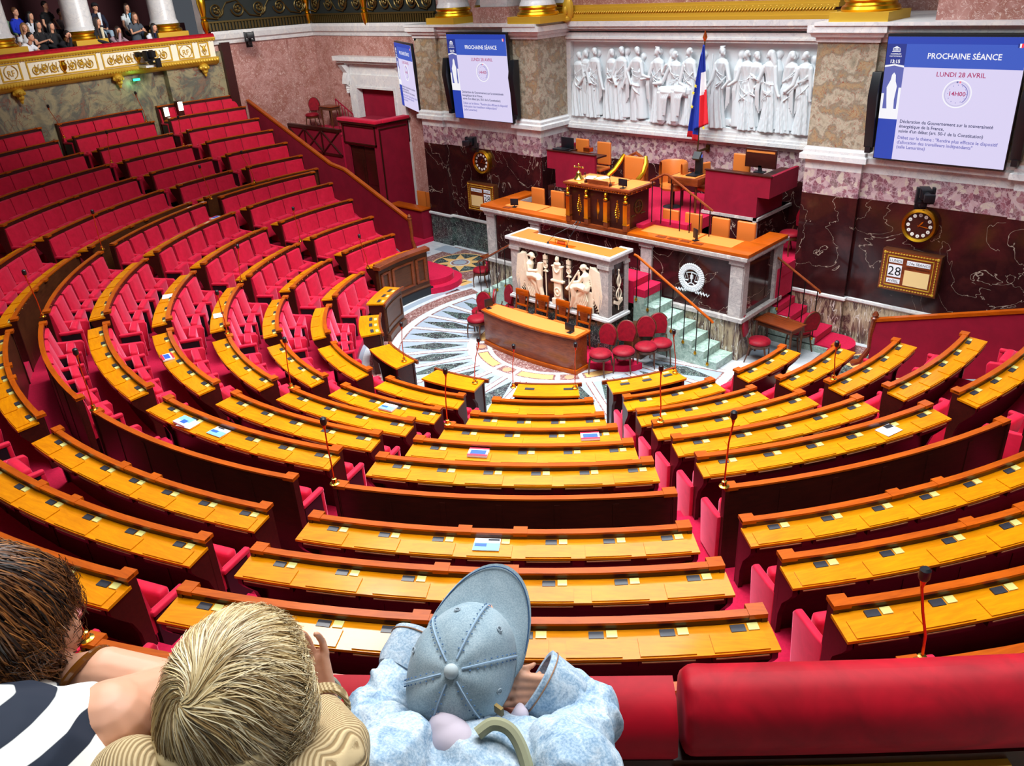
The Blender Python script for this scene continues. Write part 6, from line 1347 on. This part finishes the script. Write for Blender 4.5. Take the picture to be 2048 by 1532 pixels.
for i in range(13):
    th = pi/2*(1-i/12)*1.0; ring = []
    for k in range(48):
        a = 2*pi*k/48; sm = 1-.018*abs(sin(3*a+.5))*sin(th)-0; pk = .006*cos(6*a)*sin(th*2)
        ring.append(hp(.091*sin(th)**.85*cos(a)*sm, (.118*sin(th)**.85*sin(a)-.008)*sm, .005+.103*cos(th)+pk*.5))
    rings.append(ring)
rings.insert(0, [hp(.089*cos(2*pi*k/48), .116*sin(2*pi*k/48)-.008, -.045) for k in range(48)])
m.loft(rings); crown = m.build('cap_crown', cp, t, smooth=80)
m = MB()
for k in range(6):
    a = pi*k/3+pi/6
    pts = [hp(.0918*sin(th)**.85*cos(a), .1195*sin(th)**.85*sin(a)-.008, .006+.1035*cos(th)) for th in [pi/2*q/12 for q in range(1, 13)]]
    m.tube(pts, [.0016]*12, 5)
m.build('cap_seams', seam, t)
m = MB()
for k in range(6):
    a = pi*k/3+pi/6
    for sg in (-1, 1):
        for q in range(2, 12):
            th = pi/2*q/12; aa = a+sg*.045/max(.3, sin(th)); m.ell(hp(.0912*sin(th)**.85*cos(aa), .1188*sin(th)**.85*sin(aa)-.008, .0062+.1033*cos(th)), (.0018,.0018,.0008), 5)
m.build('seam_wear', seamd, t)
m = MB(); m.ell(hp(0,-.008,.110),(.0125,.0125,.0125),12); m.build('cap_button', mat('button_cloth', (176,188,192), .8), t)
for k in range(6):
    a = pi*k/3; th = 1.0; e = hp(.0918*sin(th)**.85*cos(a), .1195*sin(th)**.85*sin(a)-.008, .006+.1035*cos(th)); nrm = (e-hp(0,0,0)).normalized(); u1 = nrm.orthogonal().normalized(); u2 = nrm.cross(u1)
    m = MB(); m.tube([e+nrm*.001+(u1*cos(q*pi/5)+u2*sin(q*pi/5))*.0045 for q in range(11)], .0014, 5); m.build('eyelet', mat('eyelet', (150,164,174), .7), t)
m = MB(); top = []; bot = []
rings = []
for i in range(9):
    f = i/8; ring = []
    for k in range(25):
        a = pi*(.06+.88*k/24); x0 = .090*cos(a); y0 = .116*sin(a)-.008; ext = .078*sin(a)**.7*f
        ring.append((x0*(1+.05*f), y0+ext, -.012-.30*(x0*x0)*10*f*.35-.004*f))
    rings.append(ring)
vt = [hp(*p) for r_ in rings for p in r_]; vb = [hp(p[0],p[1],p[2]-.005) for r_ in rings for p in r_]; n_ = len(vt); fs = []
for i in range(8):
    for k in range(24): a0 = i*25+k; fs += [(a0,a0+1,a0+26,a0+25),(n_+a0,n_+a0+25,n_+a0+26,n_+a0+1)]
for k in range(24): a0 = 8*25+k; fs.append((a0,a0+1,n_+a0+1,n_+a0))
for i in range(8): fs += [(i*25,i*25+25,n_+i*25+25,n_+i*25),(i*25+24,n_+i*25+24,n_+i*25+49,i*25+49)]
m.add(vt+vb, fs); m.build('cap_brim', cp, t, smooth=60)
m = MB()
for q in range(8, 17, 3): pass
m.tube([hp(.088*cos(a)*1.05, .116*sin(a)-.008+.072*sin(a)**.7, -.0125-.30*(.096*cos(a))**2*3.5) for a in [pi*(.1+.8*k/20) for k in range(21)]], .0012, 5); m.build('brim_stitching', seamd, t)
m = MB(); m.tube(smooth_path([O(pxd(a,b,1.385)) for a, b in ((955,1468),(985,1448),(1018,1458),(1042,1495),(1058,1550))]), .0105, 8)
m.v = [tuple(v) for v in m.v]; sb = m.build('hanging_strap', mat('khaki_denim_strap', (150,150,120), .9), t)
m = MB(); m.box(-.008,.008,-.003,.003,-.008,.008, M=Matrix.Translation(O(pxd(998,1420,1.415)))); m.build('metal_buckle', M_['bronze'], t)
m = MB(); m.ell(O(pxd(905,1482,1.425)),(.046,.036,.036),16); m.ell(O(pxd(893,1462,1.43)),(.034,.03,.034),14); m.ell(O(pxd(925,1500,1.43)),(.03,.028,.03),14)
for a, b, c, d in ((1040,1415,1034,1445),(1040,1430,1000,1475),(1020,1440,985,1480),(836,1380,845,1440),(850,1420,880,1470)): capsules(m, [O(pxd(a,b,1.53)), O(pxd((a+c)/2+4,(b+d)/2,1.515)), O(pxd(c,d,1.52))], [.010,.017,.013], 8)
fuse(m, 'mauve_hood_lining', mauve, t, .005, 2)
m = MB(); capsules(m, [O(pxd(955,1610,1.50)), O(pxd(955,1560,1.54)), O(pxd(955,1510,1.60))], [.14,.105,.05]); capsules(m, [shL, O(pxd(960,1540,1.53)), shR], [.07,.10,.07])
capsules(m, [shL, (shL+elL)/2+_u*.0, elL, (elL*.4+wrL*.6)], [.066,.064,.058,.042]); capsules(m, [shR, (shR+elR)/2, elR, (elR*.4+wrR*.6)], [.066,.064,.058,.042])
capsules(m, [O(pxd(820,1500,1.45)), O(pxd(760,1560,1.40))], [.055,.07]); capsules(m, [O(pxd(1110,1500,1.45)), O(pxd(1160,1560,1.40))], [.055,.07])
rf = random.Random(12)
def folds(m, A, B_, ra, rb, n, tube=.009):
    d = (B_-A).normalized(); u1 = d.orthogonal().normalized(); u2 = d.cross(u1)
    for q in range(n):
        f = (q+rf.uniform(.1,.9))/n; c = A.lerp(B_, f); r = ra+(rb-ra)*f+.001; a0 = rf.uniform(0, 6.3); sp = rf.uniform(1.3, 2.8); sl = rf.uniform(-.035,.035)
        m.tube([c+d*(sl*(k/8-.5)*2)+(u1*cos(a0+sp*k/8)+u2*sin(a0+sp*k/8))*r for k in range(9)], [.003]+[tube*rf.uniform(.6,1)]*7+[.003], 7)
folds(m, shL, elL, .064, .058, 10); folds(m, elL, elL*.4+wrL*.6, .056, .042, 7); folds(m, shR, elR, .064, .058, 10); folds(m, elR, elR*.4+wrR*.6, .056, .042, 7); folds(m, O(pxd(955,1520,1.55)), O(pxd(955,1600,1.50)), .10, .13, 8, .012)
jk = fuse(m, 'denim_jacket', dn, t, .0052, 3, fn=lambda co: wrinkle(.012, 9)(wrinkle(.006, 22, 3)(co)))
for (e, w, nm) in ((elL, wrL, 'L'), (elR, wrR, 'R')):
    d = (w-e).normalized(); u1 = d.orthogonal().normalized(); u2 = d.cross(u1); c0 = e+(w-e)*(.62 if nm == 'L' else .42); m = MB()
    rr_ = [[c0+d*(q*.075)+(u1*cos(2*pi*k/28)+u2*sin(2*pi*k/28))*(r_*(1+.05*sin(3*2*pi*k/28+q*2))) for k in range(28)] for q, r_ in ((0,.050),(.2,.056),(1,.062),(1.03,.058),(1,.052),(.1,.044))]
    m.loft(rr_); m.build('turned_up_cuff', dn, t, smooth=60)
    m = MB(); m.tube([c0+d*.066+(u1*cos(2*pi*k/28)+u2*sin(2*pi*k/28))*(.0625*(1+.05*sin(3*2*pi*k/28+2))) for k in range(29)], .0013, 5); m.build('cuff_stitching', stitch, t)
# ---- blond visitor
hb = [mat('blond_hair', (222,198,146), .38), mat('pale_blond_hair', (240,224,184), .36), mat('dark_blond_hair', (176,146,96), .42), mat('ash_blond_hair', (146,116,72), .45)]
hc = pxd(484,1402,1.20); t = thing('person', 'blond haired child seen from behind in a beige corduroy jacket', 'person', hc); O = lambda p: Vector(p)-hc
ax = (Vector((0,0,1))*.86+VB*.25).normalized(); fw = Vector((-.636,.771,0))*.9+_r*.15; fw = (fw-ax*fw.dot(ax)).normalized(); sd = fw.cross(ax).normalized()
hm_ = Matrix(((sd.x,fw.x,ax.x,0),(sd.y,fw.y,ax.y,0),(sd.z,fw.z,ax.z,0),(0,0,0,1)))
def hp(x, y, z): return sd*x+fw*y+ax*z
m = MB(); m.ell((0,0,0),(.076,.094,.11),16,M=hm_); m.ell((0,.05,-.06),(.05,.05,.05),12,M=hm_); m.ell((0,.1,-.02),(.012,.02,.02),8,M=hm_)
for s in (-1, 1): m.ell((s*.078,0,-.03),(.012,.02,.028),8,M=hm_)
capsules(m, [hp(0,-.03,-.06), hp(0,-.05,-.17)], [.05,.052]); el = O(pxd(668,1500,1.30)); wr = O(pxd(642,1398,1.42)); capsules(m, [el, wr], [.035,.024]); hand(m, wr, (_u*.95-_r*.30), -_r, -_r, .86)
fuse(m, 'body', skin, t, .0032, 2)
m = MB()
for s in (-1, 1): m.ell(hp(s*.03,.09,.005), (.01,.01,.008), 8)
m.build('eyes', eyem, t); m = MB(); m.ell(hp(0,.095,-.06),(.018,.008,.006),8); m.build('lips', lipm, t)
m = MB(); m.ell((0,-.006,.006),(.087,.106,.115),20,M=hm_); m.tube([hm_ @ Vector(p) for p in ((0,-.04,.03),(0,-.06,-.07),(0,-.07,-.15))],[.084,.083,.066],14)
scalp = fuse(m, 'hair_mass', hb[0], t, .006, 3)
wh = hp(-.22,-.50,.82)
strands('hair_strands', [hb[0],hb[1],hb[0],hb[2],hb[1],hb[3]], t, Vector((0,0,0)), fw, ax, sd, (.091,.110,.117), wh, 14000, .17, 4, .0009, .008, lambda f, s, u: not (f > .55 and u < .3) and u > -.75, 0, 1.3)
cord = mat('beige_corduroy', (190,164,120), .9); N, L, b_ = nodes(cord); wv = N.new('ShaderNodeTexWave'); wv.inputs['Scale'].default_value = 95; wv.inputs['Distortion'].default_value = .15; wv.inputs['Detail'].default_value = 0; wv.bands_direction = 'DIAGONAL'
L.new(coords(cord), wv.inputs['Vector']); L.new(ramp(cord, wv.outputs['Fac'], [(.2,(150,124,84)),(.6,(206,182,138))]), b_.inputs['Base Color']); bump(cord, wv.outputs['Fac'], .6, .003)
m = MB(); capsules(m, [hp(0,-.06,-.18), hp(0,-.1,-.4)], [.09,.14]); shR = O(pxd(600,1590,1.20)); shL = O(pxd(330,1600,1.20)); capsules(m, [shL, hp(0,-.07,-.22), shR], [.06,.08,.06]); capsules(m, [shR, O(pxd(655,1540,1.25)), el, el*.45+wr*.55], [.06,.058,.05,.036]); capsules(m, [shL, O(pxd(262,1560,1.20))], [.06,.05])
fuse(m, 'corduroy_jacket', cord, t, .0055, 3, fn=wrinkle(.006, 12, 4))
d = (wr-el).normalized(); u1 = d.orthogonal().normalized(); u2 = d.cross(u1); m = MB(); c0 = el+(wr-el)*.72
for q in range(3): m.tube([c0+d*(.008*q)+(u1*cos(k*pi/12)+u2*sin(k*pi/12))*.037 for k in range(25)], .0045, 6)
m.build('ribbed_cuff', cord, t)
m = MB(); c0 = wr+d*.012; m.tube([c0+(u1*cos(k*pi/12)+u2*sin(k*pi/12))*.030 for k in range(25)], .006, 8); m.build('pale_bracelet', mat('grey_bracelet', (150,156,140), .35), t)
m = MB(); m.tube([wr+(_u*.95-_r*.30).normalized()*.088-_r*.028+(Vector((cos(k*pi/8),0,sin(k*pi/8))))*.0085 for k in range(17)], .0022, 6); m.build('silver_ring', M_['brass'], t)
# ---- woman at the left edge
hd = [mat('chestnut_hair', (112,68,34), .42), mat('dark_chestnut_hair', (52,30,18), .4), mat('copper_hair', (166,106,52), .4), mat('deep_brown_hair', (32,20,14), .45)]
hc = pxd(-22,1258,1.40); t = thing('person', 'woman with wavy brown hair and striped shirt leaning at the left edge', 'person', hc); O = lambda p: Vector(p)-hc
ax = (Vector((0,0,1))*.9+VB*.12-_r*.12).normalized(); fw = Vector((-.636,.771,0))*.75+_r*.62; fw = (fw-ax*fw.dot(ax)).normalized(); sd = fw.cross(ax).normalized()
hm_ = Matrix(((sd.x,fw.x,ax.x,0),(sd.y,fw.y,ax.y,0),(sd.z,fw.z,ax.z,0),(0,0,0,1)))
m = MB(); m.ell((0,0,0),(.076,.094,.112),18,M=hm_); m.ell((0,.05,-.06),(.052,.05,.055),14,M=hm_); m.ell((0,.102,-.02),(.012,.02,.022),8,M=hm_)
for s in (-1, 1): m.ell((s*.078,.0,-.03),(.012,.022,.03),10,M=hm_)
sh = O(pxd(90,1500,1.30)); el = O(pxd(352,1385,1.33)); w1 = O(pxd(60,1362,1.46))
capsules(m, [hp(0,-.02,-.06), O(pxd(60,1395,1.44)), O(pxd(50,1450,1.42))], [.05,.048,.06]); capsules(m, [sh, O(pxd(225,1448,1.27)), el], [.062,.058,.042]); capsules(m, [el, O(pxd(215,1350,1.38)), w1], [.042,.040,.027]); hand(m, w1, (-_r*.95+_u*.1), _u, -VB, .95)
capsules(m, [O(pxd(-60,1500,1.32)), O(pxd(-130,1420,1.45)), O(pxd(-40,1370,1.52))], [.055,.045,.03])
fuse(m, 'body', skin, t, .0036, 3)
m = MB()
for s in (-1, 1): m.ell(hm_ @ Vector((s*.03,.09,.005)), (.01,.01,.008), 8)
m.build('eyes', eyem, t); m = MB(); m.ell(hm_ @ Vector((0,.097,-.06)),(.02,.01,.007),8); m.build('lips', lipm, t)
m = MB(); m.ell((0,-.012,.012),(.088,.100,.114),20,M=hm_); m.tube([hm_ @ Vector(p) for p in ((-.01,-.04,.03),(-.01,-.05,-.07),(-.01,-.045,-.15))],[.088,.085,.055],14)
fuse(m, 'hair_mass', hd[1], t, .006, 3, fn=wrinkle(.004, 24, 2))
strands('hair_strands', [hd[0],hd[1],hd[2],hd[0],hd[3]], t, Vector((0,0,0)), fw, ax, sd, (.092,.104,.118), hm_.to_3x3() @ Vector((0,-.1,1)), 6500, .24, 11, .0010, .012, lambda f, s, u: not (f > .45 and u < .35), .008)
st = mat('striped_shirt', (240,240,236), .85); N, L, b_ = nodes(st); wv = N.new('ShaderNodeTexWave'); wv.wave_type = 'BANDS'; wv.bands_direction = 'X'; wv.inputs['Scale'].default_value = 1; wv.inputs['Distortion'].default_value = 0
tc = N.new('ShaderNodeTexCoord'); mp = N.new('ShaderNodeMapping'); L.new(tc.outputs['Object'], mp.inputs[0]); L.new(mp.outputs[0], wv.inputs[0])
sdir = (_u*.88+_r*-.30+VB*.2).normalized(); import mathutils
qq = sdir.rotation_difference(Vector((1,0,0))); mp.inputs['Rotation'].default_value = qq.to_euler(); mp.inputs['Scale'].default_value = (5.6,5.6,5.6)
L.new(ramp(st, wv.outputs['Fac'], [(.47,(20,30,48)),(.53,(238,238,232))]), b_.inputs['Base Color'])
m = MB(); capsules(m, [O(pxd(40,1470,1.38)), O(pxd(20,1600,1.30))], [.075,.14]); capsules(m, [O(pxd(-90,1510,1.34)), O(pxd(0,1490,1.36)), sh, O(pxd(168,1473,1.285))], [.066,.078,.072,.067])
fuse(m, 'striped_shirt', st, t, .0055, 3, fn=wrinkle(.004, 10, 1))
d = (w1-el).normalized(); u1 = d.orthogonal().normalized(); u2 = d.cross(u1); c0 = O(pxd(168,1350,1.40)); m = MB()
dd = (d*.85+_u*.5).normalized(); u1 = dd.orthogonal().normalized(); u2 = dd.cross(u1); m.tube([c0+(u1*cos(k*pi/14)+u2*sin(k*pi/14))*.043 for k in range(29)], .0065, 8); m.build('tortoiseshell_bangle', mat('tortoiseshell', (104,58,14), .15), t)
m = MB()
for k, (a, b) in enumerate(((84,1322),(88,1336),(96,1345),(90,1352))): m.ell(O(pxd(a,b,1.375)), (.006,.006,.008), 8)
m.build('gold_earring', M_['gold'], t)
